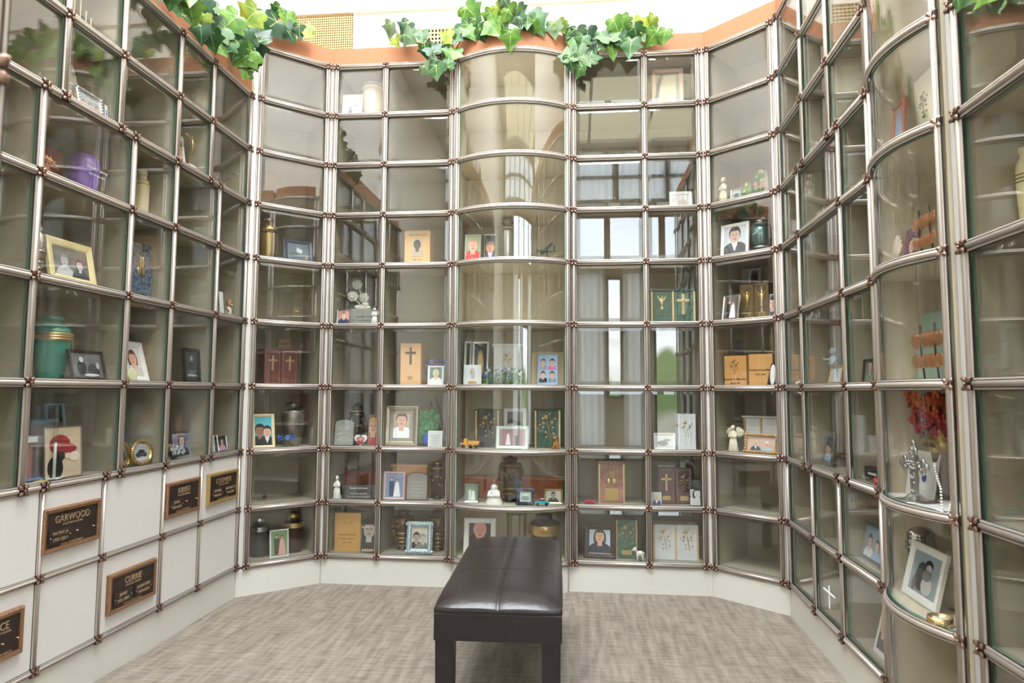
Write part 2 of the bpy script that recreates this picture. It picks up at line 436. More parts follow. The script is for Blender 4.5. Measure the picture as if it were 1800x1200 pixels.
def bay(key, label, b, lines, fascia=None):
    M, L = BK[key]
    r = thing('curved_bay_cabinet', M, label, 'display cabinet')
    R = (L * L / 4 + b * b) / (2 * b); h = math.asin(L / 2 / R); cy = R - b
    def arc(dr=0, n=20, e0=0.0):
        out = []
        for i in range(n + 1):
            a = (-h + e0) + 2 * (h - e0) * i / n
            out.append((L / 2 + (R + dr) * math.sin(a), cy - (R + dr) * math.cos(a), math.sin(a), -math.cos(a)))
        return out
    A = arc(-0.001)
    top, bot = lines[0], lines[-1]
    for ln in lines:
        rail(r, 0, L, ZL[ln], arc=A)
        z = ZL[ln]
        s = MB().m(BAYIN)
        pts = [(p[0], p[1]) for p in arc(-0.012)] + [(L, DEP), (0, DEP)]
        n = len(pts)
        s.add([(x, y, z - 0.009) for x, y in pts] + [(x, y, z + 0.0095) for x, y in pts],
              [tuple(range(n)), tuple(range(2 * n - 1, n - 1, -1))] + [((i + 1) % n, i, n + i, n + (i + 1) % n) for i in range(n)])
        s.obj('shelf', r)
        for u, sg in ((0, -1), (L, 1)):
            rosette(r, u, z, 0.0, sg * h * 0.8, 0.85)
    for lt, lb in zip(lines, lines[1:]):
        g = MB().m(GLASS)
        z0, z1 = ZL[lb] + 0.0165, ZL[lt] - 0.0165
        P0, P1 = arc(-0.004, 20, 0.03), arc(-0.012, 20, 0.03)
        n = len(P0)
        vs = [(p[0], p[1], z0) for p in P0] + [(p[0], p[1], z1) for p in P0] + [(p[0], p[1], z0) for p in P1] + [(p[0], p[1], z1) for p in P1]
        g.add(vs, [(i, i + 1, n + i + 1, n + i) for i in range(n - 1)] + [(2 * n + i + 1, 2 * n + i, 3 * n + i, 3 * n + i + 1) for i in range(n - 1)], True)
        g.m(GLASS_EDGE).add(vs, [(2 * n + i, 2 * n + i + 1, i + 1, i) for i in range(n - 1)] + [(n + i, n + i + 1, 3 * n + i + 1, 3 * n + i) for i in range(n - 1)] + [(2 * n, 0, n, 3 * n), (n - 1, 3 * n - 1, 4 * n - 1, 2 * n - 1)])
        g.obj('curved_glass_pane', r)
    for u in (0, L):
        post(r, u, ZL[bot], ZL[top])
        slab(r, 'side_panel', BAYIN, u - 0.006, u + 0.006, 0.014, DEP, ZL[bot], ZL[top])
    slab(r, 'back_panel', BAYIN, 0, L, DEP, DEP + 0.02, ZL[bot], ZL[top] + 0.01)
    def arcwall(name, m, z0, z1, dr, t):
        q = MB().m(m); P0 = arc(dr); P1 = arc(dr - t); n = len(P0)
        vs = [(p[0], p[1], z0) for p in P0] + [(p[0], p[1], z1) for p in P0] + [(p[0], p[1], z0) for p in P1] + [(p[0], p[1], z1) for p in P1]
        q.add(vs, [(i, i + 1, n + i + 1, n + i) for i in range(n - 1)] + [(2 * n + i + 1, 2 * n + i, 3 * n + i, 3 * n + i + 1) for i in range(n - 1)] +
              [(2 * n + i, 2 * n + i + 1, i + 1, i) for i in range(n - 1)] + [(n + i, n + i + 1, 3 * n + i + 1, 3 * n + i) for i in range(n - 1)], False)
        return q.obj(name, r)
    if fascia: arcwall('fascia', TERRA, ZL[top] + 0.015, ZL[top] + fascia, -0.004, 0.02)
    arcwall('plinth', PLINTH, 0.0, ZL[bot] - 0.012, -0.002, 0.05)
    return r
bay('C', 'curved glass bay cabinet in the middle of the back wall', 0.112, range(0, 10), fascia=0.118)
bay('F', 'narrow curved glass bay cabinet projecting from the right wall', 0.062, range(0, 10), fascia=0.118)
# cabinet end beside the visitor at the far left edge
bk = thing('niche_cabinet', BK['K'][0], 'out of focus cabinet end post at the extreme left edge', 'display cabinet')
for u_ in (0.0, 0.354):
    post(bk, u_, ZL[9], ZL[0])
for ln in range(0, 10):
    rail(bk, 0, 0.354, ZL[ln]); rosette(bk, 0.0, ZL[ln]); rosette(bk, 0.354, ZL[ln])
    slab(bk, 'shelf', SHELF, 0, 0.35, 0.012, 0.20, ZL[ln] - 0.009, ZL[ln] + 0.0095)
    if ln: pane(bk, 0.0165, 0.3375, ZL[ln] + 0.0165, ZL[ln - 1] - 0.0165)
slab(bk, 'back_panel', NICHE, 0, 0.35, 0.2, 0.215, ZL[9], ZL[0])
slab(bk, 'plinth', PLINTH, 0, 0.35, 0.0, 0.2, 0.0, ZL[9] - 0.012)

# ------------------------------------------------------------------ room shell
def carpet():
    m = bpy.data.materials.new('woven_beige_carpet'); m.use_nodes = True
    n, l = m.node_tree.nodes, m.node_tree.links; b = n['Principled BSDF']; b.inputs['Roughness'].default_value = 0.95
    tc = n.new('ShaderNodeTexCoord')
    def noise(sc, s, det=3):
        mp = n.new('ShaderNodeMapping'); mp.inputs['Scale'].default_value = sc
        l.new(tc.outputs['Object'], mp.inputs['Vector'])
        t = n.new('ShaderNodeTexNoise'); t.inputs['Scale'].default_value = s; t.inputs['Detail'].default_value = det
        l.new(mp.outputs[0], t.inputs['Vector']); return t
    a = noise((6.0, 64, 1), 1.5, 6); c = noise((40, 5.0, 1), 0.9, 4); f = noise((1, 1, 1), 330, 2); g = noise((1, 1, 1), 1.3, 2)
    s = n.new('ShaderNodeMath'); s.operation = 'ADD'; l.new(a.outputs['Fac'], s.inputs[0]); l.new(c.outputs['Fac'], s.inputs[1])
    s2 = n.new('ShaderNodeMath'); s2.operation = 'MULTIPLY_ADD'; s2.inputs[1].default_value = 1.0; l.new(f.outputs['Fac'], s2.inputs[0]); l.new(s.outputs[0], s2.inputs[2])
    s3 = n.new('ShaderNodeMath'); s3.operation = 'MULTIPLY_ADD'; s3.inputs[1].default_value = 0.35; l.new(g.outputs['Fac'], s3.inputs[0]); l.new(s2.outputs[0], s3.inputs[2])
    r = n.new('ShaderNodeValToRGB'); mr = n.new('ShaderNodeMapRange'); mr.inputs['From Min'].default_value = 1.08; mr.inputs['From Max'].default_value = 2.3
    l.new(s3.outputs[0], mr.inputs['Value']); l.new(mr.outputs[0], r.inputs[0])
    el = r.color_ramp.elements; el[0].color = lin((94, 85, 75)); el[0].position = 0.15; el[1].color = lin((162, 152, 139)); el[1].position = 0.85
    q = el.new(0.5); q.color = lin((134, 124, 112))
    l.new(r.outputs[0], b.inputs['Base Color'])
    bp = n.new('ShaderNodeBump'); bp.inputs['Strength'].default_value = 0.6; bp.inputs['Distance'].default_value = 0.004
    l.new(f.outputs['Fac'], bp.inputs['Height']); l.new(bp.outputs[0], b.inputs['Normal'])
    return m
XL, XR, XRR, YB, YF = -2.25, 1.46, 3.45, 4.30, -3.45
struct('floor', MB().m(carpet()).box(XL - 0.1, XRR + 0.1, YF - 0.1, YB + 0.1, -0.05, 0.0))
c_ = MB().m(CEIL)
sx0, sx1, sy0, sy1 = -1.7, 0.9, -0.1, 2.5
c_.box(XL - 0.1, -1.6, YF - 0.1, sy0, ROOF, ROOF + 0.1).box(2.9, XRR + 0.1, YF - 0.1, sy0, ROOF, ROOF + 0.1).box(-1.6, 2.9, YF - 0.1, -3.2, ROOF, ROOF + 0.1).box(-1.6, 2.9, -0.9, sy0, ROOF, ROOF + 0.1).box(XL - 0.1, XRR + 0.1, sy1, YB + 0.1, ROOF, ROOF + 0.1)
c_.box(XL - 0.1, sx0, sy0, sy1, ROOF, ROOF + 0.1).box(sx1, XRR + 0.1, sy0, sy1, ROOF, ROOF + 0.1)
c_ = c_
c_.box(sx0 - 0.05, sx0, sy0, sy1, ROOF + 0.1, ROOF + 0.3).box(sx1, sx1 + 0.05, sy0, sy1, ROOF + 0.1, ROOF + 0.3)
c_.box(sx0, sx1, sy0 - 0.05, sy0, ROOF + 0.1, ROOF + 0.3).box(sx0, sx1, sy1, sy1 + 0.05, ROOF + 0.1, ROOF + 0.3)
struct('ceiling', c_)
struct('wall_back', MB().m(WALLW).box(XL - 0.1, XR + 0.1, YB, YB + 0.1, 0, ROOF))
struct('wall_left', MB().m(WALLW).box(XL - 0.1, XL, YF, YB, 0, ROOF))
struct('wall_right', MB().m(WALLW).box(XR, XR + 0.1, 0.60, YB, 0, ROOF).box(XR, XRR, 0.5, 0.60, 0, ROOF))
# glazed front wall behind the visitor, with timber head beam, and glazed right wall
TAUPE = mat('taupe_wall_paint', (150, 138, 120), 0.8)
def holed(axis, c0, c1, a0, a1, z0, z1, holes):
    xs = sorted({a0, a1, *[h[0] for h in holes], *[h[1] for h in holes]}); zs = sorted({z0, z1, *[h[2] for h in holes], *[h[3] for h in holes]})
    b = MB().m(TAUPE)
    for xa, xb in zip(xs, xs[1:]):
        for za, zb in zip(zs, zs[1:]):
            mx, mz = (xa + xb) / 2, (za + zb) / 2
            if any(h[0] < mx < h[1] and h[2] < mz < h[3] for h in holes): continue
            if axis == 'x': b.box(xa, xb, c0, c1, za, zb)
            else: b.box(c0, c1, xa, xb, za, zb)
    return b
HF = [(-0.4, 3.2, 3.25, 4.05), (0.48, 0.74, 1.0, 3.0), (1.25, 2.10, 0.1, 2.2), (-0.42, 0.46, 0.2, 3.1), (0.76, 1.22, 0.2, 3.1), (2.14, 3.2, 0.2, 3.1), (-1.9, 3.2, 4.28, 5.12)]
HR = [(-2.6, -0.6, 1.2, 2.6)]
struct('wall_front', holed('x', YF - 0.1, YF, XL, XRR, 0, ROOF, HF))
struct('wall_far_right', holed('y', XRR, XRR + 0.1, YF, 0.6, 0, ROOF, HR))
n_ = 0
for axis, holes in (('x', HF), ('y', HR)):
    for (a, b_, z0, z1) in holes:
        n_ += 1
        f_ = MB().m(MULL if n_ != 1 else WOODT); w = 0.035
        def bx(p, q, r0, r1, t=0.0):
            if axis == 'x': f_.box(p, q, YF - 0.08, YF + 0.01 + t, r0, r1)
            else: f_.box(XRR - 0.01 - t, XRR + 0.08, p, q, r0, r1)
        bx(a, a + w, z0, z1); bx(b_ - w, b_, z0, z1); bx(a, b_, z0, z0 + w); bx(a, b_, z1 - w, z1)
        k = max(1, round((b_ - a) / 0.9))
        for i in range(1, k): bx(a + (b_ - a) * i / k - 0.05, a + (b_ - a) * i / k + 0.05, z0, z1)
        if n_ in (3, 7): bx(a, b_, (z0 + z1) / 2 - 0.02, (z0 + z1) / 2 + 0.02)
        if n_ == 1: bx(a - 0.1, b_ + 0.1, z1, z1 + 0.16, 0.1)
        wf = struct('window_%d' % n_, f_)
        g_ = MB().m(WINGLASS)
        if axis == 'x': g_.box(a + w, b_ - w, YF - 0.05, YF - 0.044, z0 + w, z1 - w)
        else: g_.box(XRR + 0.044, XRR + 0.05, a + w, b_ - w, z0 + w, z1 - w)
        g_.obj('window_pane', wf)
SHEER = bpy.data.materials.new('sheer_white_curtain'); SHEER.use_nodes = True
_n, _l = SHEER.node_tree.nodes, SHEER.node_tree.links; _n.clear()
_o = _n.new('ShaderNodeOutputMaterial'); _m = _n.new('ShaderNodeMixShader'); _t = _n.new('ShaderNodeBsdfTranslucent'); _d = _n.new('ShaderNodeBsdfDiffuse')
_t.inputs[0].default_value = (0.95, 0.94, 0.90, 1); _d.inputs[0].default_value = (0.85, 0.84, 0.80, 1); _m.inputs[0].default_value = 0.3
_l.new(_t.outputs[0], _m.inputs[1]); _l.new(_d.outputs[0], _m.inputs[2]); _l.new(_m.outputs[0], _o.inputs[0])
def translucent(name, tcol, clear):
    m = bpy.data.materials.new(name); m.use_nodes = True; n, l = m.node_tree.nodes, m.node_tree.links; n.clear()
    o = n.new('ShaderNodeOutputMaterial'); x = n.new('ShaderNodeMixShader'); t = n.new('ShaderNodeBsdfTranslucent'); c = n.new('ShaderNodeBsdfTransparent')
    t.inputs[0].default_value = tcol; x.inputs[0].default_value = clear
    l.new(t.outputs[0], x.inputs[1]); l.new(c.outputs[0], x.inputs[2]); l.new(x.outputs[0], o.inputs[0]); return m
VOILE = translucent('thin_voile', (0.95, 0.93, 0.88, 1), 0.3)
ADDED_LAY = translucent('added_laylight_diffuser', (0.74, 0.65, 0.50, 1), 0.0)  # diffuser of an added, unseen roof panel, tinted to warm the reflections
f_ = MB().m(WALLW)
for i in range(6): f_.box(-1.6 + i * 0.9 - 0.02, -1.6 + i * 0.9 + 0.02, -3.2, -0.9, ROOF - 0.01, ROOF + 0.04)
wf = struct('window_9', f_)  # added roof panel out of view, brightens what the upper panes reflect
MB().m(ADDED_LAY).box(-1.6, 2.9, -3.2, -0.9, ROOF + 0.05, ROOF + 0.051).obj('added_laylight_pane', wf)
for a, b_, zc0, zc1, lb in ((-0.46, 0.47, 0.1, 3.18, 'sheer curtain left of the narrow window'), (0.75, 1.23, 0.1, 3.18, 'narrow sheer curtain beside the garden door'), (2.12, 3.25, 0.1, 3.18, 'sheer curtain right of the garden door'), (-1.92, 3.25, 4.22, 5.16, 'sheer blind over the high window above the timber beam')):
    c_ = MB().m(SHEER if zc0 < 2 else VOILE); n_p = int((b_ - a) / 0.02); V = []
    for i in range(n_p + 1):
        x = a + (b_ - a) * i / n_p; y = YF + 0.045 + 0.022 * math.sin(i * 1.1)
        V += [(x, y, zc0), (x, y, zc1)]
    c_.add(V, [(2 * i, 2 * i + 2, 2 * i + 3, 2 * i + 1) for i in range(n_p)], True)
    tag(c_.obj('curtain'), lb, 'curtain')
struct('trim_1', MB().m(WALLW).box(XL, XR, YB - 0.03, YB, 3.70, 3.75))

# ------------------------------------------------------------------ air grilles on the upper wall
def wall_at(x, y, Y=YB - 0.012):
    v = raydir(x, y); t = (Y - EYE.y) / v.y; q = EYE + v * t
    return q.x, q.z
def grille(x0, y0, x1, y1, nx, ny, label, bar=0.42):
    a, zt = wall_at(x0, y0); b, zb = wall_at(x1, y1)
    r = thing('air_grille', Matrix.Translation((0, YB, 0)), label, 'air vent', None)
    MB().m(DUCT_SHADE).box(a, b, -0.004, -0.001, zb, zt).obj('duct_shade_sheet', r)  # thin dark sheet on the wall stands for shade inside the holes
    g = MB().m(GRILLE); px, pz = (b - a) / nx, (zt - zb) / ny
    for i in range(nx + 1): g.box(a + i * px - px * bar / 2, a + i * px + px * bar / 2, -0.010, -0.0041, zb, zt)
    for i in range(ny + 1): g.box(a, b, -0.0101, -0.0041, zb + i * pz - pz * bar / 2, zb + i * pz + pz * bar / 2)
    g.obj('perforated_face', r)
    f = MB().m(WALLW); w = 0.02
    f.ring([(a - w, b + w, zb - w, zt + w, 0), (a - w, b + w, zb - w, zt + w, -0.014), (a, b, zb, zt, -0.014), (a, b, zb, zt, 0)])
    f.obj('frame', r)
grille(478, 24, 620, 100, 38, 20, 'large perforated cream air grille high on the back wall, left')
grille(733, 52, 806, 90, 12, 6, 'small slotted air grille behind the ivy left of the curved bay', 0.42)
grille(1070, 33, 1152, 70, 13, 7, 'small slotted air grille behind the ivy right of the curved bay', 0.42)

# ------------------------------------------------------------------ bench
LEATHER = mat('dark_brown_leather', (36, 29, 29), 0.30, bump=0.10, bscale=90)
LEATHERD = mat('dark_brown_leather_frame', (31, 24, 26), 0.34, bump=0.06, bscale=120)
STITCH = mat('dark_seam_thread', (20, 15, 15), 0.7)
def bench():
    W, D = 0.402, 0.965
    M = Matrix.Translation((-0.2660, 2.6025, 0)) @ Matrix.Rotation(math.radians(1.8), 4, 'Z')
    r = thing('bench', M, 'dark brown leather bench with padded seat standing on the carpet', 'bench')
    c = MB().m(LEATHER)
    nx, ny = 14, 24
    def h(u, v):                    # puffy cushion, four panels joined by seams
        e = (1 - abs(u) ** 7) * (1 - abs(v) ** 13)
        z = 0.424 + 0.032 * e + 0.008 * (1 - u * u) * (1 - v ** 4)
        z -= 0.0026 * math.exp(-(u / 0.03) ** 2)
        for s_ in (-0.34, 0.34): z -= 0.0011 * math.exp(-((v - s_) / 0.014) ** 2)
        z += 0.0012 * math.sin(9 * u + 5 * v) * math.sin(7 * v)
        return z
    us = sorted(set([round(-1 + 2 * i / nx, 4) for i in range(nx + 1)] + [-0.985, -0.95, -0.04, -0.015, 0.015, 0.04, 0.95, 0.985]))
    vs_ = sorted(set([round(-1 + 2 * i / ny, 4) for i in range(ny + 1)] + [-0.99, -0.97, -0.945, -0.86, -0.36, -0.34, -0.32, 0.32, 0.34, 0.36, 0.86, 0.945, 0.97, 0.99]))
    V = []; nu, nv = len(us), len(vs_)
    for v in vs_:
        for u in us:
            k = min(1.0, (1.0 - 0.018 * abs(u) ** 8 * abs(v) ** 8))
            V.append((u * W / 2 * k * (1.012 if abs(u) > 0.9 else 1), v * D / 2 * k, h(u, v)))
    F = [(j * nu + i, j * nu + i + 1, (j + 1) * nu + i + 1, (j + 1) * nu + i) for j in range(nv - 1) for i in range(nu - 1)]
    c.add(V, F, True)
    edge = [i for i in range(nu)] + [j * nu + nu - 1 for j in range(1, nv)] + [(nv - 1) * nu + i for i in range(nu - 2, -1, -1)] + [j * nu for j in range(nv - 2, 0, -1)]
    rims = []
    for dz, sc in ((0.418, 1.010), (0.411, 1.011), (0.4055, 1.004)):
        rims.append([(V[i][0] * sc, V[i][1] * (1 + (sc - 1) * 0.5), dz) for i in edge])
    n = len(edge); allv = [V[i] for i in edge] + sum(rims, [])
    c.add(allv, [(k * n + i, (k + 1) * n + i, (k + 1) * n + (i + 1) % n, k * n + (i + 1) % n) for k in range(3) for i in range(n)], True)
    cu = c.obj('cushion', r)
    for s_ in (-0.0055, 0.0055):
        MB().m(STITCH).tube([(s_, v * D / 2, h(s_ / W * 2, v) + 0.0004) for v in vs_], 0.0008, 5).obj('seam', cu)
    for s_ in (-0.34, 0.34):
        MB().m(STITCH).tube([(u * W / 2, s_ * D / 2, h(u, s_) + 0.0002) for u in us[1:-1]], 0.0005, 5).obj('seam', cu)
    MB().m(LEATHERD).box(-W / 2, W / 2, -D / 2, D / 2, 0.322, 0.4075).obj('apron', r, bevel=0.004)
    for sx in (-1, 1):
        for sy in (-1, 1):
            x, y = sx * (W / 2 - 0.034), sy * (D / 2 - 0.034)
            b = MB().m(LEATHERD)
            a, t = 0.030, 0.0265
            vs = [(x - t, y - t, 0), (x + t, y - t, 0), (x + t, y + t, 0), (x - t, y + t, 0), (x - a, y - a, 0.324), (x + a, y - a, 0.324), (x + a, y + a, 0.324), (x - a, y + a, 0.324)]
            b.add(vs, [(0, 3, 2, 1), (4, 5, 6, 7), (0, 1, 5, 4), (1, 2, 6, 5), (2, 3, 7, 6), (3, 0, 4, 7)])
            b.obj('leg', r, bevel=0.003)
bench()

# ------------------------------------------------------------------ memorial plaques on the marble fronts
PLQ = mat('dark_bronze_plate', (62, 50, 46), 0.45, 0.5, bump=0.2, bscale=200)
PLB = mat('burnished_bronze_border', (156, 118, 88), 0.38, 0.7, bump=0.5, bscale=160)
PLL = mat('polished_bronze_lettering', (206, 178, 140), 0.32, 0.7)
def plaque(x0, x1, ytl, ybl, label, title, names, dates, border=PLB, blank=0):
    d = -0.006
    u0, zt = hit('L', x0, ytl, d); _, zb = hit('L', x0, ybl, d); u1, _ = hit('L', x1, (ytl + ybl) / 2, d)
    W, H = u1 - u0, zt - zb
    r = thing('memorial_plaque', BK['L'][0] @ Matrix.Translation(((u0 + u1) / 2, -0.0025, zb)), label, 'plaque', 'bronze plaques on the marble fronts')
    b = MB().m(border); h = W / 2; w = 0.016
    b.ring([(-h, h, 0, H, 0), (-h, h, 0, H, -0.013), (-h + 0.005, h - 0.005, 0.005, H - 0.005, -0.017), (-h + w, h - w, w, H - w, -0.014), (-h + w, h - w, w, H - w, -0.009)])
    b.obj('border', r)
    MB().m(PLQ).box(-h + w, h - w, -0.010, 0, w, H - w).obj('plate', r)
    t = text(r, title, H * 0.235, PLL, 0, H * 0.64, -0.0105, 'surname_lettering', sx=0.86, ext=0.0012)
    text(r, 'TOGETHER FOREVER', H * 0.068, PLL, 0, H * 0.56, -0.0105, 'small_lettering')
    for i, (nm, dt) in enumerate(zip(names, dates)):
        cx = -W * 0.215 + i * W * 0.43
        nb = MB().m(PLQ).box(cx - W * 0.185, cx + W * 0.185, -0.0145, -0.010, H * 0.185, H * 0.50).obj('name_bar', r, bevel=0.001)
        text(nb, nm, H * 0.11, PLL, cx, H * 0.375, -0.015, 'name_lettering')
        text(nb, dt, H * 0.11, PLL, cx, H * 0.235, -0.015, 'date_lettering')
        for q in (-1, 1): MB().m(PLL).ell(cx + q * W * 0.165, -0.015, H * 0.33, 0.0022, seg=6, rings=4).obj('screw', nb)
    if blank:
        for q in (0.06, 0.36): MB().m(PLL).tube([(W * q, -0.010, H * 0.37), (W * q, -0.020, H * 0.37)], 0.0022, 6).obj('screw', r)
    text(r, 'FOREVER IN OUR HEARTS', H * 0.062, PLL, 0, H * 0.115, -0.0105, 'small_lettering')
plaque(73, 171, 897, 976, 'bronze plaque in the upper marble row nearest the viewer, single name bar at lower left', 'GARWOOD', ['PATRICIA'], ['1937-2011'], blank=1)
plaque(189, 269.5, 1012, 1082, 'complete bronze plaque alone in the bottom row of marble fronts, two name bars', 'CURRIE', ['JAMES', 'DOROTHY'], ['1921-2001', '1919-2014'])
plaque(291, 348.5, 850, 912, 'bronze plaque in the upper marble row just left of the gold rimmed plaque', 'ABREU', ['JOAO'], ['1929-2015'], blank=1)
plaque(364.5, 415.6, 834, 889, 'gold rimmed dark plaque nearest the back left corner, two name bars', 'COOMBER', ['MICHAEL', 'ANTOINETTE'], ['1940-2013', '1942-2011'], border=mat('golden_bronze_border', (186, 158, 100), 0.38, 0.7, bump=0.5, bscale=160))
plaque(-52, 35, 1098, 1186, 'bronze plaque cut off by the left edge of the photo, bottom row', 'PRICE', ['ROSE'], ['1930-2009'], blank=1)

# ------------------------------------------------------------------ ivy
LEAFM = [mat('bright_green_ivy', (104, 142, 48), 0.38, spots=(66, 112, 40), sscale=25), mat('mid_green_ivy', (62, 104, 46), 0.38, spots=(44, 86, 42), sscale=25), mat('deep_green_ivy', (34, 66, 42), 0.36, spots=(50, 86, 54), sscale=25), mat('yellow_green_ivy', (146, 156, 50), 0.45, spots=(104, 132, 44), sscale=25), mat('dull_back_of_ivy', (116, 138, 104), 0.6, spots=(96, 122, 88), sscale=25)]
VEIN = mat('pale_ivy_vein', (168, 204, 120), 0.5)
VINE = mat('brown_vine_stem', (112, 66, 44), 0.7)
LH = [(0, 0), (0.13, 0.15), (0.40, 0.12), (0.50, -0.02), (0.44, -0.16), (0.64, -0.34), (0.40, -0.46), (0.24, -0.66), (0, -1.0)]
def leaf(b, M, s, mt, fold, curl):
    def P(x, z, lift=0):
        y = -fold * abs(x) ** 1.2 * 0.6 + curl * (z * z) * 0.35 + 0.05 * math.sin(8 * x + 6 * z) - lift
        return M @ Vector((x * s, y * s, z * s))
    old = b.T; b.T = None
    b.m(mt)
    rib = [(0, 0), (0, -0.18), (0, -0.40), (0, -0.66), (0, -1.0)]
    for sg in (-1, 1):
        o = [(x * sg, z) for x, z in LH]
        pts = o[:-1] + rib[::-1][:-1]
        V = [P(*q) for q in o] + [P(*q) for q in rib]; n = len(o)
        f = [(0, 1, 2, n + 1), (2, 3, 4, n + 1), (n + 1, 4, 5, n + 2), (5, 6, n + 3, n + 2), (6, 7, n + 3), (7, 8, n + 3)]
        if sg < 0: f = [q[::-1] for q in f]
        b.add(V, f, True)
    b.m(VEIN)
    for tgt in ((0, -0.93), (0.5, -0.29), (-0.5, -0.29), (0.38, 0.02), (-0.38, 0.02)):
        w = 0.017; n_ = 3; V = []
        dx, dz = tgt; ln = math.hypot(dx, dz); px, pz = -dz / ln * w, dx / ln * w
        for i in range(n_ + 1):
            t = i / n_; k = 1 - t * 0.8
            x, z = dx * t, -0.03 * (1 - t) + dz * t
            V += [P(x - px * k, z - pz * k, 0.012), P(x + px * k, z + pz * k, 0.012)]
        b.add(V, [(2 * i, 2 * i + 1, 2 * i + 3, 2 * i + 2) for i in range(n_)], True)
    b.T = old
def garland(bankf, leaves, label, d=-0.04):
    """leaves: (x, y, size in photo px, shade) read off the photograph, hung just in front of the fascia"""
    r = thing('ivy_garland', Matrix.Identity(4), label, 'ivy', 'ivy garlands along the cabinet tops')
    b = MB(); path = []
    rng = random.Random(len(leaves) * 7 + 3)
    for it in leaves:
        x, y, s, sh = it[:4]
        bk_ = it[4] if len(it) > 4 else bankf
        dd = d - rng.uniform(0, 0.045)
        if bk_ == 'L': dd -= 0.025
        if bk_ in 'BD' and 806 < x < 998: dd = min(dd, -0.125 * (1 - ((x - 902) / 100) ** 2) - rng.uniform(0.03, 0.06)) if len(it) < 6 else -0.165
        u, z = hit(bk_, x, y, dd)
        P0 = BK[bk_][0] @ Vector((u, dd, z))
        dist = (P0 - EYE).dot(CW)
        S = s / FPX * dist * (1.1 if bk_ == 'L' else 0.95)
        R = BK[bk_][0].to_3x3().to_4x4()
        if bk_ == 'L': R = R @ Matrix.Rotation(math.radians(-rng.uniform(25, 55)), 4, 'Z')
        ang = rng.uniform(-0.9, 0.9) + (PI * 0.85 if rng.random() < 0.16 else 0)
        if len(it) > 5: ang = it[5]
        R = R @ Matrix.Rotation(rng.uniform(-0.5, 0.5), 4, 'Z') @ Matrix.Rotation(ang, 4, 'Y') @ Matrix.Rotation(rng.uniform(-0.15, 0.55), 4, 'X')
        top = Matrix.Translation(P0) @ R @ Matrix.Translation((0, 0, S * 0.45))
        leaf(b, top, S, LEAFM[sh], rng.uniform(-0.2, 0.5), rng.uniform(-0.3, 0.8))
        path.append((x, P0 + Vector((0, 0.0, 0)), top @ Vector((0, 0.004, 0)), P0, dd, bk_))
    b.obj('foliage', r)
    v = MB().m(VINE)
    path.sort(key=lambda q: q[0])
    main = []
    for i in range(0, len(path), 3):
        g = path[i:i + 3]; c = sum((q[3] for q in g), Vector()) / len(g)
        main.append(c + (BK[g[0][5]][0].to_3x3() @ Vector((0, 0.02, 0.0))))
    if len(main) > 1:
        sm_ = []
        for i in range(len(main) - 1):
            for k in range(4):
                t = k / 4; sm_.append(main[i].lerp(main[i + 1], t) + Vector((0, 0, 0.012 * math.sin(t * PI))))
        v.tube(sm_ + [main[-1]], 0.0032, 6)
        for q in path:
            m0 = min(main, key=lambda p_: (p_ - q[2]).length)
            v.tube([m0, (m0 + q[2]) / 2 + Vector((0, 0, 0.015)), q[2]], 0.0016, 5)
    v.obj('vine', r)
garland('L', [(318, 10, 44, 1), (336, 22, 44, 0), (348, 8, 40, 2), (352, 32, 36, 1), (362, 18, 34, 4), (368, 40, 36, 2), (380, 55, 40, 4), (358, 38, 26, 3), (354, 60, 32, 2), (374, 74, 36, 1), (386, 82, 34, 0),
    (402, 42, 44, 0), (404, 62, 40, 1), (397, 80, 32, 1), (386, 66, 28, 1), (420, 74, 44, 2), (413, 90, 36, 1), (428, 102, 42, 0), (440, 88, 32, 1), (432, 124, 24, 0), (434, 108, 36, 1),
    (437, 32, 42, 3), (446, 58, 44, 2), (447, 96, 42, 2), (466, 34, 32, 2, 'A'), (472, 50, 48, 2, 'A'), (485, 22, 28, 1, 'A'), (505, 38, 38, 0, 'A'), (508, 58, 38, 2, 'A'), (536, 52, 30, 3, 'A'), (526, 58, 28, 2, 'A'),
    (463, 60, 32, 1, 'A'), (300, -4, 40, 1), (330, -10, 44, 0), (286, -20, 44, 2), (310, -24, 40, 1)], 'ivy garland spilling down over the left corner of the cabinets')
garland('B', [(686, 56, 34, 4), (697, 74, 24, 3), (712, 52, 32, 2), (722, 68, 34, 4), (742, 66, 28, 1), (758, 80, 34, 2), (748, 92, 28, 1), (775, 98, 34, 2), (794, 98, 36, 0), (788, 108, 26, 1), (752, 124, 26, 4), (768, 128, 32, 1),
    (762, 112, 24, 2), (783, 62, 28, 3), (806, 64, 36, 1), (832, 26, 44, 0), (834, 48, 34, 1), (818, 56, 34, 1), (850, 62, 34, 1), (828, 60, 30, 0), (868, 50, 44, 0), (884, 44, 40, 1), (880, 20, 30, 3), (890, 6, 26, 2), (902, 30, 38, 0),
    (913, 38, 30, 2), (927, 36, 34, 1), (944, 42, 48, 1), (918, 22, 28, 2), (897, 72, 38, 0, 'B', 0.05), (936, 50, 34, 0), (860, 36, 34, 0)], 'ivy garland rising left of and over the curved bay', -0.075)
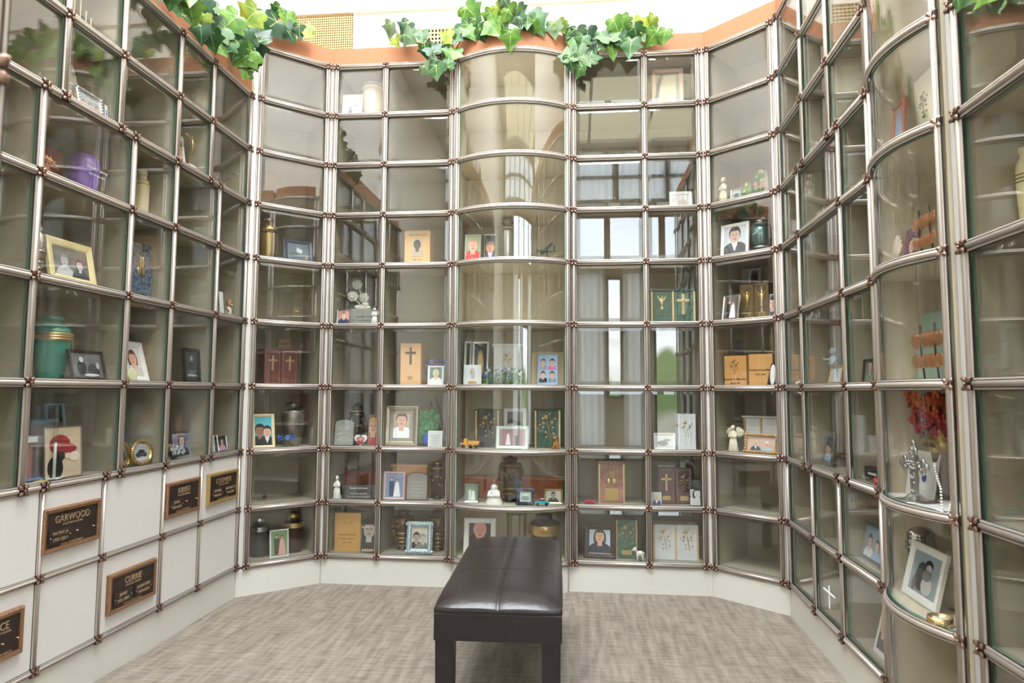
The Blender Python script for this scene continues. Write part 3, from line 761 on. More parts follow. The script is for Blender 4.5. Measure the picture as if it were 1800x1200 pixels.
garland('D', [(975, 54, 32, 4), (987, 48, 26, 3), (998, 58, 28, 1), (1006, 66, 44, 0), (1000, 92, 36, 4), (1014, 64, 34, 2), (1032, 66, 38, 2), (1020, 92, 28, 4), (1040, 92, 38, 1), (1050, 76, 36, 2), (1067, 60, 40, 4), (1082, 62, 40, 2),
    (1084, 48, 34, 0), (1096, 46, 36, 0), (1077, 86, 38, 0, 'D', -0.2), (1108, 86, 38, 1, 'D', 0.15), (1118, 60, 34, 1), (1128, 44, 32, 3), (1143, 42, 30, 3), (1145, 68, 38, 0), (1167, 66, 30, 0), (1127, 64, 28, 4), (1004, 112, 30, 1), (1017, 126, 30, 1), (1031, 108, 26, 4),
    (1022, 76, 30, 1), (1058, 70, 28, 1)], 'ivy garland trailing right of the curved bay over two air grilles', -0.05)
garland('G', [(1700, -8, 60, 1), (1740, -16, 64, 0), (1775, -10, 56, 2), (1680, -30, 60, 1)], 'ivy leaves standing in for a reflection in the top right panes', -0.03)  # solid leaves before the glass stand in for reflected ivy

# ------------------------------------------------------------------ keepsakes: shared builders
WHITE = mat('white_paint', (236, 236, 234), 0.4); CREAM = mat('cream_card', (232, 216, 176), 0.6)
SILVER = mat('polished_silver', (206, 206, 208), 0.22, 0.9); PEWTER = mat('brushed_pewter', (158, 150, 140), 0.32, 0.9)
GOLD = mat('polished_gold', (210, 184, 132), 0.28, 0.85); BRASS = mat('brushed_brass', (196, 166, 104), 0.3, 0.9)
BLACK = mat('black_lacquer', (22, 22, 24), 0.25); PAPER = mat('white_paper', (228, 228, 226), 0.7)
CHINA = mat('white_porcelain', (232, 230, 224), 0.3, coat=0.3); STONE = mat('grey_engraved_stone', (140, 138, 130), 0.6)
OAK = mat('light_oak', (208, 158, 108), 0.45, spots=(190, 138, 88), sscale=9, smix=1.4); CHERRY = mat('cherry_wood', (140, 70, 48), 0.35, spots=(116, 52, 36), sscale=8, smix=1.5)
DARKWOOD = mat('dark_walnut', (54, 34, 32), 0.35); BURG = mat('burgundy_leather', (92, 48, 46), 0.42)
GREENM = mat('green_marble', (34, 62, 52), 0.2, spots=(74, 108, 92), sscale=40, smix=1.0); BLACKM = mat('black_marble', (38, 40, 44), 0.18, spots=(92, 94, 98), sscale=35, smix=0.9)
WHITEM = mat('white_veined_marble', (222, 224, 226), 0.22, spots=(196, 200, 206), sscale=12, smix=1.4); PINKM = mat('pink_marble', (168, 122, 106), 0.25, spots=(132, 92, 80), sscale=22, smix=1.2)
SKIN, SKIN2, DARK, BROWN, GREY = (214, 170, 146), (150, 108, 84), (34, 28, 26), (84, 58, 42), (120, 120, 120)
def cm(c, nm='printed_ink'): return mat(nm + '_%d_%d_%d' % c, c, 0.45)

def person(b, cx, zb, s, clip, y, skin=SKIN, hair=DARK, cloth=(50, 56, 76), long=False, shirt=None):
    """head and shoulders printed in a picture: s is the head height"""
    zc = zb + s * 1.25
    if long: b.m(cm(hair)).disc(cx, zc - s * .15, s * .50, s * .72, y, clip=clip)
    b.m(cm(cloth)).disc(cx, zb - s * .15, s * 1.05, s * .95, y - .0003, 18, clip, 0, PI)
    b.m(cm(skin)).flat([(cx - s * .17, zb + s * .5), (cx + s * .17, zb + s * .5), (cx + s * .17, zc), (cx - s * .17, zc)], y - .0006)
    if shirt: b.m(cm(shirt)).flat([(cx - s * .22, zb + s * .78), (cx, zb + s * .15), (cx + s * .22, zb + s * .78)], y - .0007)
    b.m(cm(hair)).disc(cx, zc + s * .08, s * .41, s * .52, y - .0008, clip=clip)
    b.m(cm(skin)).disc(cx, zc - s * .06, s * .35, s * .46, y - .0011, clip=clip)
    b.m(cm(hair)).disc(cx, zc + s * .26, s * .36, s * .22, y - .0013, 12, clip, 0, PI)
    b.m(cm(DARK))
    for q in (-1, 1): b.disc(cx + q * s * .13, zc + s * .02, s * .045, s * .03, y - .0015, 8)
    b.m(cm((150, 80, 74))).disc(cx, zc - s * .27, s * .12, s * .035, y - .0015, 8)
    b.m(cm(tuple(int(v * .86) for v in skin))).flat([(cx - s * .03, zc - s * .02), (cx - s * .06, zc - s * .14), (cx + s * .06, zc - s * .14), (cx + s * .03, zc - s * .02)], y - .0014)
def standing(b, cx, zb, h, clip, y, skin=SKIN, hair=DARK, cloth=(50, 56, 76), gown=False):
    b.m(cm(cloth))
    if gown: b.flat([(cx - h * .20, zb), (cx + h * .20, zb), (cx + h * .09, zb + h * .8), (cx - h * .09, zb + h * .8)], y)
    else: b.flat([(cx - h * .11, zb), (cx + h * .11, zb), (cx + h * .14, zb + h * .78), (cx - h * .14, zb + h * .78)], y)
    b.m(cm(hair)).disc(cx, zb + h * .91, h * .075, h * .09, y - .0004, clip=clip)
    b.m(cm(skin)).disc(cx, zb + h * .88, h * .055, h * .07, y - .0008, clip=clip)
def picture(b, w, h, z0, y, spec):
    kind, bg = spec[0], spec[1]
    o = dict(spec[2]) if len(spec) > 2 else {}
    c = (-w / 2, w / 2, z0, z0 + h)
    b.m(cm(bg)).flat([(c[0], z0), (c[1], z0), (c[1], z0 + h), (c[0], z0 + h)], y); y -= .0005
    if kind == 'head': person(b, w * o.pop('dx', 0), z0, h * o.pop('s', .50), c, y, **o)
    elif kind == 'couple':
        a, d = o.get('a', {}), o.get('b', {})
        person(b, -w * .2, z0, h * .42, c, y, **a); person(b, w * .22, z0, h * .38, c, y - .002, **d)
    elif kind == 'trio':
        for i, q in enumerate((-.3, 0, .3)): person(b, w * q, z0, h * .3, c, y - .002 * i, **o)
    elif kind == 'stand':
        standing(b, 0, z0 + h * .04, h * .86, c, y, **o)
    elif kind == 'stand2':
        a, d = o.get('a', {}), o.get('b', {})
        standing(b, -w * .16, z0 + h * .05, h * .82, c, y, **a); standing(b, w * .16, z0 + h * .03, h * .78, c, y - .001, **d)
    elif kind == 'four':
        for i, (qx, qz) in enumerate(((-.25, .5), (.25, .5), (-.25, .08), (.25, .08))):
            person(b, w * qx, z0 + h * qz, h * .21, (qx * w - w * .22, qx * w + w * .22, z0 + h * qz, z0 + h), y, cloth=((150, 150, 160), (214, 110, 150), (30, 30, 34), (120, 136, 160))[i])
    elif kind == 'blob':
        for col, cx, cz, rx, rz in o['s']:
            b.m(cm(col)).disc(w * cx, z0 + h * cz, w * rx, h * rz, y, 14, c); y -= .0004
    elif kind == 'lines':
        b.m(cm(o.get('ink', (90, 90, 90))))
        n = o.get('n', 6)
        for i in range(n):
            zz = z0 + h * (.12 + .72 * i / n); ww = w * (.22 + .16 * ((i * 7) % 3) / 2)
            b.flat([(-ww, zz), (ww, zz), (ww, zz + h * .022), (-ww, zz + h * .022)], y)

def picframe(sp, label, fm, spec, bw=.16, mat_=None, group=None, ornate=False, name='photo_frame', group_label=None, tilt=-8, depth=.014, cat='photo frame', base=None, oval=False, sideways=0):
    bank_, ln, x0, x1, yt, d = sp[:6]; rz = sp[6] if len(sp) > 6 else 0
    M, W, H = spot(bank_, ln, x0, x1, yt, d, rz, tilt)
    if sideways: W = W / math.cos(math.radians(abs(rz)))
    r = thing(name, M, label, cat, group)
    b = MB().m(fm); h = W / 2; w = bw * min(W, H)
    if oval:
        N = 32
        for k_, (ro, y_) in enumerate(((1, 0), (1, -depth), (.92, -depth * 1.4), (1 - 2 * w / W, -depth * .6))): pass
        def lp(ro, y): return [(h * ro * math.cos(2 * PI * i / N), y, H / 2 + H / 2 * ro * math.sin(2 * PI * i / N)) for i in range(N)]
        rs = [lp(1, 0), lp(1, -depth * .8), lp(.93, -depth * 1.3), lp(.84, -depth), lp(.78, -depth * .4)]
        V = sum(rs, [])
        b.add(V, [(k * N + i, k * N + (i + 1) % N, (k + 1) * N + (i + 1) % N, (k + 1) * N + i) for k in range(4) for i in range(N)], True)
        for i in range(N): b.ell(h * .99 * math.cos(2 * PI * i / N), -depth * .8, H / 2 + H / 2 * .99 * math.sin(2 * PI * i / N), W * .03, seg=6, rings=4)
        b.obj('frame', r)
        p = MB().m(cm(spec[1])).disc(0, H / 2, h * .8, H * .4, -depth * .45, 32)
        if spec[0] == 'blob':
            yy = -depth * .45 - .0005
            for col, cx, cz, rx, rz_ in spec[2]['s']: p.m(cm(col)).disc(W * .8 * cx, H * .1 + H * .8 * cz, W * .8 * rx, H * .8 * rz_, yy, 14); yy -= .0004
        p.obj('photograph', r)
    else:
        b.ring([(-h, h, 0, H, 0), (-h, h, 0, H, -depth * .8), (-h + w * .25, h - w * .25, w * .25, H - w * .25, -depth), (-h + w * .8, h - w * .8, w * .8, H - w * .8, -depth * .75), (-h + w, h - w, w, H - w, -depth * .5), (-h + w, h - w, w, H - w, 0)])
        b.add([(-h, 0, 0), (h, 0, 0), (h, 0, H), (-h, 0, H)], [(3, 2, 1, 0)])
        if ornate:
            n = max(6, int(W / .012)); m_ = max(6, int(H / .012))
            for i in range(n + 1):
                for z in (w * .5, H - w * .5): b.ell(-h + W * i / n, -depth, z, w * .36, seg=6, rings=4)
            for i in range(1, m_):
                for x in (-h + w * .5, h - w * .5): b.ell(x, -depth, H * i / m_, w * .36, seg=6, rings=4)
        b.obj('frame', r)
        pw, ph, z0 = W - 2 * w, H - 2 * w, w
        if mat_:
            MB().m(mat_).flat([(-pw / 2, z0), (pw / 2, z0), (pw / 2, z0 + ph), (-pw / 2, z0 + ph)], -depth * .35).obj('mount', r)
            k = .14 * min(pw, ph); pw -= 2 * k; ph -= 2 * k; z0 += k
        p = MB(); picture(p, pw, ph, z0, -depth * .42, spec); p.obj('photograph', r)
    MB().m(BLACK).prism([(-W * .12, H * .05), (W * .12, H * .05), (W * .06, H * .6), (-W * .06, H * .6)], 0.001, 0.004).obj('easel_back', r)
    return r

def card(sp, label, m, spec=None, name='card', cat='card', tilt=-6, t=.0025, group=None, margin=.06, yb=None):
    M, W, H = spot(*sp[:6], rz=sp[6] if len(sp) > 6 else 0, tilt=tilt, yb=yb)
    r = thing(name, M, label, cat, group)
    MB().m(m).box(-W / 2, W / 2, 0, t, 0, H).obj('sheet', r)
    if spec:
        k = margin * min(W, H); p = MB(); picture(p, W - 2 * k, H - 2 * k, k, -.0004, spec); p.obj('picture', r)
    return r

UP = {'classic': ([(0, 0), (.55, 0), (.57, .025), (.44, .05), (.42, .07), (.62, .2), (.86, .4), (.99, .58), (1, .66), (.93, .74), (.74, .81), (.5, .85), (.44, .875), (.46, .9)], [(.52, .9), (.54, .925), (.44, .95), (.2, .965), (.12, .985), (0, 1)]),
      'vase': ([(0, 0), (.62, 0), (.66, .03), (.7, .06), (.88, .35), (1, .62), (1, .74), (.92, .82), (.66, .87), (.52, .885), (.5, .94)], [(.6, .94), (.62, .97), (.6, 1), (0, 1)]),
      'round': ([(0, 0), (.5, 0), (.54, .03), (.5, .06), (.78, .2), (.98, .42), (1, .52), (.94, .66), (.74, .78), (.54, .82), (.5, .84)], [(.56, .84), (.58, .87), (.5, .91), (.3, .96), (.1, .99), (0, 1)]),
      'cyl': ([(0, 0), (.92, 0), (.94, .02), (.98, .3), (1, .68), (.97, .76), (.8, .81), (.62, .83), (.56, .87), (.56, .9)], [(.66, .9), (.68, .93), (.6, .96), (.62, 1), (0, 1)]),
      'bullet': ([(0, 0), (.72, 0), (.78, .02), (.86, .2), (.98, .55), (1, .70), (.92, .84), (.7, .94), (.4, .99), (0, 1)], None),
      'jar': ([(0, 0), (.82, 0), (.9, .04), (.98, .3), (1, .6), (.96, .8), (.84, .88), (.84, .92)], [(.92, .92), (.94, .96), (.8, .985), (0, 1)]),
      'bowl': ([(0, 0), (.40, 0), (.46, .05), (.78, .30), (1, .62), (1.02, .70), (.96, .78)], [(.98, .78), (.99, .83), (.78, .90), (.30, .94), (.22, 1.0), (0, 1.0)])}
def wide(sp, **k):
    """true width of a round thing from its width in the picture"""
    M, W, H = spot(*sp[:6], **k); P = M.translation - EYE
    W = (sp[3] - sp[2]) / FPX * P.dot(CW) * (P.dot(CW) / math.hypot(P.x, P.y)) ** 0.8
    return M, W, H
def urn(sp, label, kind, m, bands=(), bm=None, lidm=None, name='urn', cat='urn', group=None, relief=0, rm=None, emblem_=None, words=None):
    M, W, H = wide(sp)
    R = W / 2; body, lid = UP[kind]
    r = thing(name, M, label, cat, group)
    bd_ = MB().m(m).lathe([(p * R, z * H) for p, z in body], seg=32)
    bo = bd_.obj('body', r)
    if lid: MB().m(lidm or m).lathe([(p * R, z * H) for p, z in lid], seg=28).obj('lid', r)
    def rad(z):
        for (r0, z0), (r1, z1) in zip(body, body[1:]):
            if z0 <= z <= z1 and z1 > z0: return r0 + (r1 - r0) * (z - z0) / (z1 - z0)
        return body[-1][0]
    for z in bands:
        t = .012 * R / .06
        MB().m(bm or m).lathe([(rad(z) * R - .001, z * H - t / 2), (rad(z) * R + t * .35, z * H - t * .25), (rad(z) * R + t * .35, z * H + t * .25), (rad(z) * R - .001, z * H + t / 2)], seg=32).obj('band', r)
    if relief:                      # raised scrolls and flowers over the belly
        b = MB().m(rm or GOLD)
        rg = random.Random(relief)
        for k in range(relief):
            a = -PI / 2 + rg.uniform(-1.5, 1.5); z = rg.uniform(.32, .72); q = rad(z) * R
            cx, cy, cz = q * math.cos(a), q * math.sin(a), z * H
            pts = []
            for i in range(9):
                t_ = i / 8 * 5.2; rr = R * .17 * (1 - i / 10)
                aa = a + rr * math.cos(t_) / q; zz = cz + rr * math.sin(t_); q2 = rad(min(max(zz / H, 0), 1)) * R
                pts.append((q2 * math.cos(aa), q2 * math.sin(aa), zz))
            b.tube(pts, R * .022, 5)
            b.ell(cx, cy, cz, R * .05, seg=6, rings=4)
        b.obj('relief', r)
    if words:
        for i, (s_, sz) in enumerate(words): text(r, s_, H * sz, PAPER, 0, H * (.60 - .11 * i), -rad(.6 - .11 * i) * R - .0015)
    return r, R, H

def emblem(kind, r, m, cx, cz, s, y):
    b = MB().m(m)
    if kind == 'cross':
        b.box(cx - s * .06, cx + s * .06, y - .004, y, cz - s * .5, cz + s * .5).box(cx - s * .3, cx + s * .3, y - .0042, y, cz + s * .12, cz + s * .24)
        b.ell(cx, y - .004, cz + s * .18, s * .07, .003, s * .07, 8, 4)
        nm = 'cross'
    elif kind == 'rose':
        b.tube([(cx + s * .10, y - .002, cz - s * .5), (cx + s * .04, y - .004, cz - s * .12), (cx - s * .06, y - .003, cz + s * .34)], s * .014, 5)
        b.tube([(cx + s * .03, y - .003, cz - s * .1), (cx + s * .16, y - .003, cz + s * .1)], s * .011, 5)
        for bx_, bz_, q in ((-.06, .34, 1), (.17, .13, .75), (-.16, .10, .7)):
            for i in range(6):
                a = i * 2 * PI / 6; b.ell(cx + s * (bx_ + .052 * q * math.cos(a)), y - .003, cz + s * (bz_ + .052 * q * math.sin(a)), s * .042 * q, .003, s * .042 * q, 7, 4)
            b.ell(cx + s * bx_, y - .006, cz + s * bz_, s * .035 * q, .004, s * .035 * q, 7, 4)
        for lx, lz, an in ((-.14, .26, 2.6), (.05, .40, 1.2), (-.12, -.04, 3.4), (.16, -.06, -.2), (-.02, -.22, 3.6), (.18, -.28, -.4), (.0, -.40, 3.8), (.24, .24, .6), (-.24, .02, 2.9)):
            ca, sa = math.cos(an), math.sin(an); L_, w_ = s * .11, s * .035
            P = [(cx + s * lx, cz + s * lz), (cx + s * lx + L_ * .5 * ca + w_ * sa, cz + s * lz + L_ * .5 * sa - w_ * ca), (cx + s * lx + L_ * ca, cz + s * lz + L_ * sa), (cx + s * lx + L_ * .5 * ca - w_ * sa, cz + s * lz + L_ * .5 * sa + w_ * ca)]
            b.prism(P, y - .003, y)
        nm = 'gold_flower'
    elif kind == 'dove':
        b.ell(cx, y - .002, cz, s * .12, .004, s * .28, 10, 5).ell(cx + s * .02, y - .003, cz + s * .32, s * .08, .004, s * .09, 8, 4)
        for sg in (-1, 1):
            b.prism([(cx, cz + s * .15), (cx + sg * s * .10, cz + s * .0), (cx + sg * s * .32, cz + s * .45)][::sg], y - .004, y)
        b.prism([(cx - s * .10, cz - s * .48), (cx + s * .1, cz - s * .48), (cx, cz - s * .1)], y - .003, y)
        nm = 'dove_emblem'
    else:                            # praying hands
        for sg in (-1, 1):
            b.ell(cx + sg * s * .07, y - .004, cz + s * .12, s * .07, .005, s * .32, 8, 5)
            b.ell(cx + sg * s * .16, y - .003, cz - s * .22, s * .14, .005, s * .18, 8, 5)
        nm = 'praying_hands'
    return b.obj(nm, r)
def box_urn(sp, label, m, D=.12, panels=1, emb=None, em=GOLD, pillars=False, plate=False, cap=0, capm=None, name='box_urn', group=None, inset=False, words=None, esize=.42, ez=.6, cat='urn'):
    M, W, H = spot(*sp[:6], rz=sp[6] if len(sp) > 6 else 0)
    r = thing(name, M, label, cat, group); h = W / 2
    z1 = H - cap
    if panels == 1: MB().m(m).box(-h, h, 0, D, 0, z1).obj('body', r, bevel=.002)
    pw = W / panels
    for i in range(panels):
        cx = -h + pw * (i + .5)
        if panels > 1: MB().m(m).box(cx - pw / 2 + .001, cx + pw / 2 - .001, 0, D, 0, z1).obj('body', r, bevel=.003)
        if inset:
            k = pw * .12
            q = MB().m(em); a, b2 = cx - pw / 2 + k, cx + pw / 2 - k; zt, zb = z1 - k, k; c_ = k * .9
            pts = [(a, zb), (b2, zb), (b2, zt - c_), (b2 - c_, zt), (a + c_, zt), (a, zt - c_), (a, zb)]
            q.tube([(x, -.001, z) for x, z in pts], .0011, 5).obj('gold_tooling', r)
        e_ = emb[i] if isinstance(emb, (list, tuple)) else emb
        if e_: emblem(e_, r, em, cx, z1 * ez, min(pw * 1.4, z1) * esize * 1.15, 0)
        if plate: MB().m(em).box(cx - pw * .24, cx + pw * .24, -.003, 0, z1 * .10, z1 * .22).obj('name_plate', r, bevel=.001)
    if pillars:
        t = max(.006, W * .06)
        for x in ([-h, h - t] if panels == 1 else [-h, -t / 2, h - t]): MB().m(GOLD).box(x, x + t, -.004, t, 0, z1).obj('gold_pillar', r)
    if cap: MB().m(capm or m).box(-h - .008, h + .008, -.010, D + .008, z1, H).obj('cap', r, bevel=.002)
    if words:
        for s_, sz, zz in words: text(r, s_, H * sz, cm((70, 50, 36)), 0, H * zz, -.0008)
    return r, W, H
def tablet(sp, label, m, rim=None, n=6, ink=(96, 94, 88)):
    M, W, H = spot(*sp[:6], tilt=-7); h = W / 2
    r = thing('arched_plaque', M, label, 'plaque')
    def outline(k): return [(-h + k, k), (h - k, k), (h - k, H * .86 - k)] + [((h - k) * math.cos(PI * i / 10), H * .86 - k + H * .14 * math.sin(PI * i / 10)) for i in range(1, 10)] + [(-h + k, H * .86 - k)]
    if rim: MB().m(rim).prism(outline(0), 0.002, .016).obj('backing_board', r)
    MB().m(m).prism(outline(.004 if rim else 0), -.004, .002 if rim else .012).obj('stone_face', r)
    p = MB().m(cm(ink))
    for i in range(n):
        zz = H * (.14 + .62 * i / n); ww = W * (.2 + .14 * ((i * 5) % 3) / 2)
        p.flat([(-ww, zz), (ww, zz), (ww, zz + H * .018), (-ww, zz + H * .018)], -.0045)
    p.obj('engraving', r)
    return r
def flowers(sp, label, cols, leafc=(60, 120, 70), n=26, name='artificial_flowers', cat='flowers', group=None, size=.010, leaves=30, droop=0):
    M, W, H = wide(sp); r = thing(name, M, label, cat, group); rg = random.Random(n * 31 + int(W * 1000))
    g = MB().m(cm(leafc, 'leaf')); 
    for i in range(leaves):
        a = rg.uniform(0, 2 * PI); x = rg.uniform(-.45, .45) * W; z = H * rg.uniform(.1, .85)
        y = W * .2 * math.sin(a)
        g.tube([(x * .3, 0.02, 0.0), (x * .8, y * .6, z * .6), (x, y, z)], .0009, 4)
        l = H * rg.uniform(.12, .22); an = rg.uniform(-1, 1)
        g.add([(x, y, z), (x + l * .3, y - .003, z + l * .3), (x + l * math.sin(an), y, z + l), (x - l * .25, y - .004, z + l * .4)], [(0, 1, 2, 3)])
    g.obj('leaves', r)
    f = MB()
    for i in range(n):
        f.m(cm(rg.choice(cols), 'petal'))
        x = rg.uniform(-.46, .46) * W; z = H * rg.uniform(.45, .97) - droop * abs(x); y = rg.uniform(-.16, .1) * W
        s_ = size * rg.uniform(.7, 1.3)
        for k in range(5):
            a = 2 * PI * k / 5 + i
            f.ell(x + s_ * .7 * math.cos(a), y - .002, z + s_ * .7 * math.sin(a), s_ * .55, s_ * .22, s_ * .4, 6, 4)
    f.obj('blossoms', r)
    return r, W, H
def statue(sp, label, m, kind='robed', name='figurine', cat='figurine', wings=False, group=None, wm=None, seated=False, tall=False):
    M, W, H = wide(sp); r = thing(name, M, label, cat, group)
    s = H; hw = min(W / 2, H * .26) if not wings else H * .2
    b = MB().m(m)
    b.lathe([(0, 0), (hw * 1.0, 0), (hw * 1.02, s * .04), (hw * .8, s * .3), (hw * .62, s * .5), (hw * .68, s * .66), (hw * .5, s * .76), (hw * .2, s * .80), (0, s * .82)], seg=20, sy=.75)
    for i in range(9):
        a = -PI / 2 + (i - 4) * .32
        b.tube([(hw * 1.0 * math.cos(a), hw * .75 * math.sin(a), s * .01), (hw * .62 * math.cos(a), hw * .46 * math.sin(a), s * .5)], hw * .07, 5)
    for sg in (-1, 1):
        b.tube([(sg * hw * .55, 0, s * .70), (sg * hw * .75, -hw * .35, s * .55), (sg * hw * .1, -hw * .72, s * .58)], [hw * .2, hw * .18, hw * .11], 7)
    b.obj('robed_body', r)
    hd = MB().m(m).ell(0, -hw * .1, s * .90, s * .075, s * .08, s * .095, 14, 9)
    hd.ell(0, -hw * .1 - s * .078, s * .895, s * .014, s * .016, s * .022, 6, 4)
    hd.ell(0, hw * .0 , s * .925, s * .082, s * .085, s * .085, 12, 8)
    hd.obj('head', r)
    if wings:
        for sg in (-1, 1):
            w_ = MB().m(wm or m)
            root = Vector((sg * hw * .25, hw * .5, s * .68))
            for k in range(8):
                a = math.radians(78 - k * 19); L_ = (W * .5 - hw * .25) * (1.0 if k < 4 else 1.0 - (k - 3) * .1)
                d = Vector((sg * max(.25, math.cos(a)), .15, math.sin(a) * .75 + .05))
                w_.tube([root, root + d * L_ * .45 + Vector((0, 0, s * .03)), root + d * L_ * .85, root + d * L_ * 1.02 - Vector((0, 0, s * .03))], [s * .03, s * .048, s * .038, s * .006], 7)
            w_.obj('wing', r)
    return r, W, H, hw

# ------------------------------------------------------------------ keepsakes: left wall cabinet
def figs(**k): return k
# upper rows
M_, W_, H_ = spot('L', 2, 121, 163, 12, .10)
r_ = thing('model_ship', M_, 'small cream model boat with bare rods in the top left niche', 'ornament')
MB().m(CREAM).prism([(-W_ / 2, 0), (W_ / 2, 0), (W_ / 2, H_ * .35), (-W_ / 2, H_ * .62)], -.02, .03).obj('hull', r_, bevel=.003)
for q, hh in ((-.3, 1.5), (-.05, 1.2), (.2, 1.0), (.42, .9)): MB().m(CREAM).tube([(W_ * q, 0, 0), (W_ * q, 0, H_ * hh)], .0022, 6).obj('mast', r_)
urn(('L', 3, 112, 137, 112, .17), 'pale round porcelain urn behind silver frame in the upper left niche', 'round', CHINA, (.4,), GOLD)
picframe(('L', 3, 113, 133, 143, .07), 'white framed photo half hidden behind the left post, upper left niche', WHITE, ('head', (190, 186, 180), figs(hair=GREY, cloth=(150, 150, 150))))
picframe(('L', 3, 136, 182, 160, .05), 'ornate silver frame with black and white group photo in the upper left niche', SILVER, ('trio', (170, 172, 174), figs(hair=GREY, cloth=(60, 60, 64))), bw=.12, ornate=True, tilt=-14)
card(('L', 3, 186, 197, 186, .04), 'small white and blue card beside the ornate silver frame', PAPER, ('blob', (220, 226, 232), figs(s=[((90, 120, 180), 0, .5, .25, .3)])))
picframe(('L', 3, 313, 326, 236, .10), 'narrow white framed photo left of the gold crucifix', WHITE, ('head', (200, 150, 120), figs(cloth=(120, 50, 40))), bw=.2)
M_, W_, H_ = spot('L', 3, 325, 364, 229, .07)
r_ = thing('crucifix', M_, 'gold standing crucifix on a white block base', 'crucifix')
MB().m(WHITE).box(-W_ * .28, W_ * .22, -.02, .02, 0, H_ * .20).obj('base', r_, bevel=.002)
c_ = MB().m(GOLD).box(-.003, .003, -.003, .003, H_ * .20, H_)
c_.tube([(-W_ * .46, 0, H_ * .80), (0, 0, H_ * .74), (W_ * .46, 0, H_ * .80)], .0032, 6).obj('cross', r_)
MB().m(GOLD).ell(0, -.006, H_ * .80, .006, seg=8, rings=6).tube([(0, -.006, H_ * .78), (.004, -.009, H_ * .62), (0, -.007, H_ * .42)], [.007, .005, .003], 7).tube([(-W_ * .36, -.004, H_ * .79), (0, -.007, H_ * .75), (W_ * .36, -.004, H_ * .79)], .002, 5).obj('corpus', r_)
# row above the purple urn shelf
M_, W_, H_ = wide(('L', 4, 62, 101, 276, .05))
r_ = thing('cross_cluster', M_, 'cluster of little copper crosses beside the purple urn', 'ornament')
c_ = MB().m(mat('bright_copper', (226, 160, 110), .3, .8)); rg_ = random.Random(5)
for i in range(9):
    x, z = rg_.uniform(-.4, .4) * W_, rg_.uniform(.15, .95) * H_; a = rg_.uniform(.2, .7); s_ = .022
    dx, dz = math.cos(a) * s_, -math.sin(a) * s_
    c_.tube([(x - dx, -.01, z - dz), (x + dx, -.01, z + dz)], .0026, 5).tube([(x - dx * .3 - dz * .5, -.01, z - dz * .3 + dx * .5), (x - dx * .3 + dz * .5, -.01, z - dz * .3 - dx * .5)], .0022, 5)
c_.tube([(0, 0, 0), (0, 0, H_ * .9)], .002, 5); c_.obj('crosses', r_)
MB().m(DARKWOOD).box(-W_ * .3, W_ * .3, -.02, .02, 0, .01).obj('base', r_)
box_urn(('L', 4, 64, 112, 258, .20), 'plain terracotta red box behind the copper crosses', mat('terracotta_red_box', (150, 78, 62), .5), D=.1, name='keepsake_box', cat='box')
urn(('L', 4, 119, 176, 268, .13), 'purple bullet shaped urn with white name lettering', 'bullet', mat('purple_lacquer', (112, 80, 168), .25, coat=.5, spots=(132, 98, 186), sscale=14), words=(('Merrill J Conway', .085), ('May 1932 - June 2010', .05)))
urn(('L', 4, 236, 264, 300, .12), 'cream cylindrical jar with gold band right of the purple urn', 'cyl', mat('cream_glaze', (222, 206, 168), .3), (.72, .8), GOLD, name='lidded_jar', cat='jar')
# lines 4-5
urn(('L', 5, 52, 84, 392, .10), 'ornate beaded silver urn at the left post beside cream frame', 'round', PEWTER, (.2, .3, .5), SILVER, relief=26, rm=SILVER)
picframe(('L', 5, 88, 170, 422, .06), 'large cream framed black and white collage of four faces', mat('pale_gold_frame', (232, 212, 160), .4), ('couple', (120, 116, 108), figs(a=figs(skin=(190, 190, 190), hair=(150, 150, 150), cloth=(200, 200, 204)), b=figs(skin=(200, 200, 200), hair=(90, 90, 90), cloth=(70, 74, 84)))), bw=.17, tilt=-12, mat_=None)
box_urn(('L', 5, 228, 268, 428, .08), 'navy speckled granite urn with gold figure', mat('navy_granite', (52, 68, 88), .25, spots=(120, 136, 156), sscale=60), D=.1, emb='hands')
picframe(('L', 5, 246, 283, 417, .22), 'cream framed document behind the navy granite urn', mat('pale_cream_frame', (226, 210, 180), .4), ('lines', (170, 196, 204)), bw=.18)
card(('L', 5, 388, 395, 512, .03), 'narrow white folded card beside the plush toy', PAPER, None)
M_, W_, H_ = wide(('L', 5, 392, 411, 525, .045))
r_ = thing('plush_bear', M_, 'small white and tan plush bear on an upper left shelf', 'soft toy')
pw_, pt_ = mat('white_plush', (226, 222, 212), .9), mat('tan_plush', (176, 128, 92), .9)
MB().m(pw_).ell(0, 0, H_ * .32, W_ * .36, W_ * .3, H_ * .32, 12, 8).obj('body', r_)
h_ = MB().m(pt_).ell(0, -.004, H_ * .74, W_ * .30, W_ * .28, H_ * .24, 12, 8)
for sg in (-1, 1): h_.ell(sg * W_ * .24, 0, H_ * .94, W_ * .09, W_ * .05, W_ * .09, 8, 5)
h_.m(pw_).ell(0, -.004 - W_ * .24, H_ * .68, W_ * .14, W_ * .1, W_ * .11, 8, 5).m(BLACK)
for sg in (-1, 1): h_.ell(sg * W_ * .11, -.004 - W_ * .26, H_ * .80, .002, seg=6, rings=4)
h_.obj('head', r_)
for sg in (-1, 1):
    MB().m(pt_).ell(sg * W_ * .22, -W_ * .28, H_ * .1, W_ * .12, W_ * .2, W_ * .12, 8, 6).obj('leg', r_)
    MB().m(pt_).tube([(sg * W_ * .3, 0, H_ * .5), (sg * W_ * .38, -W_ * .2, H_ * .3)], W_ * .1, 7).obj('arm', r_)
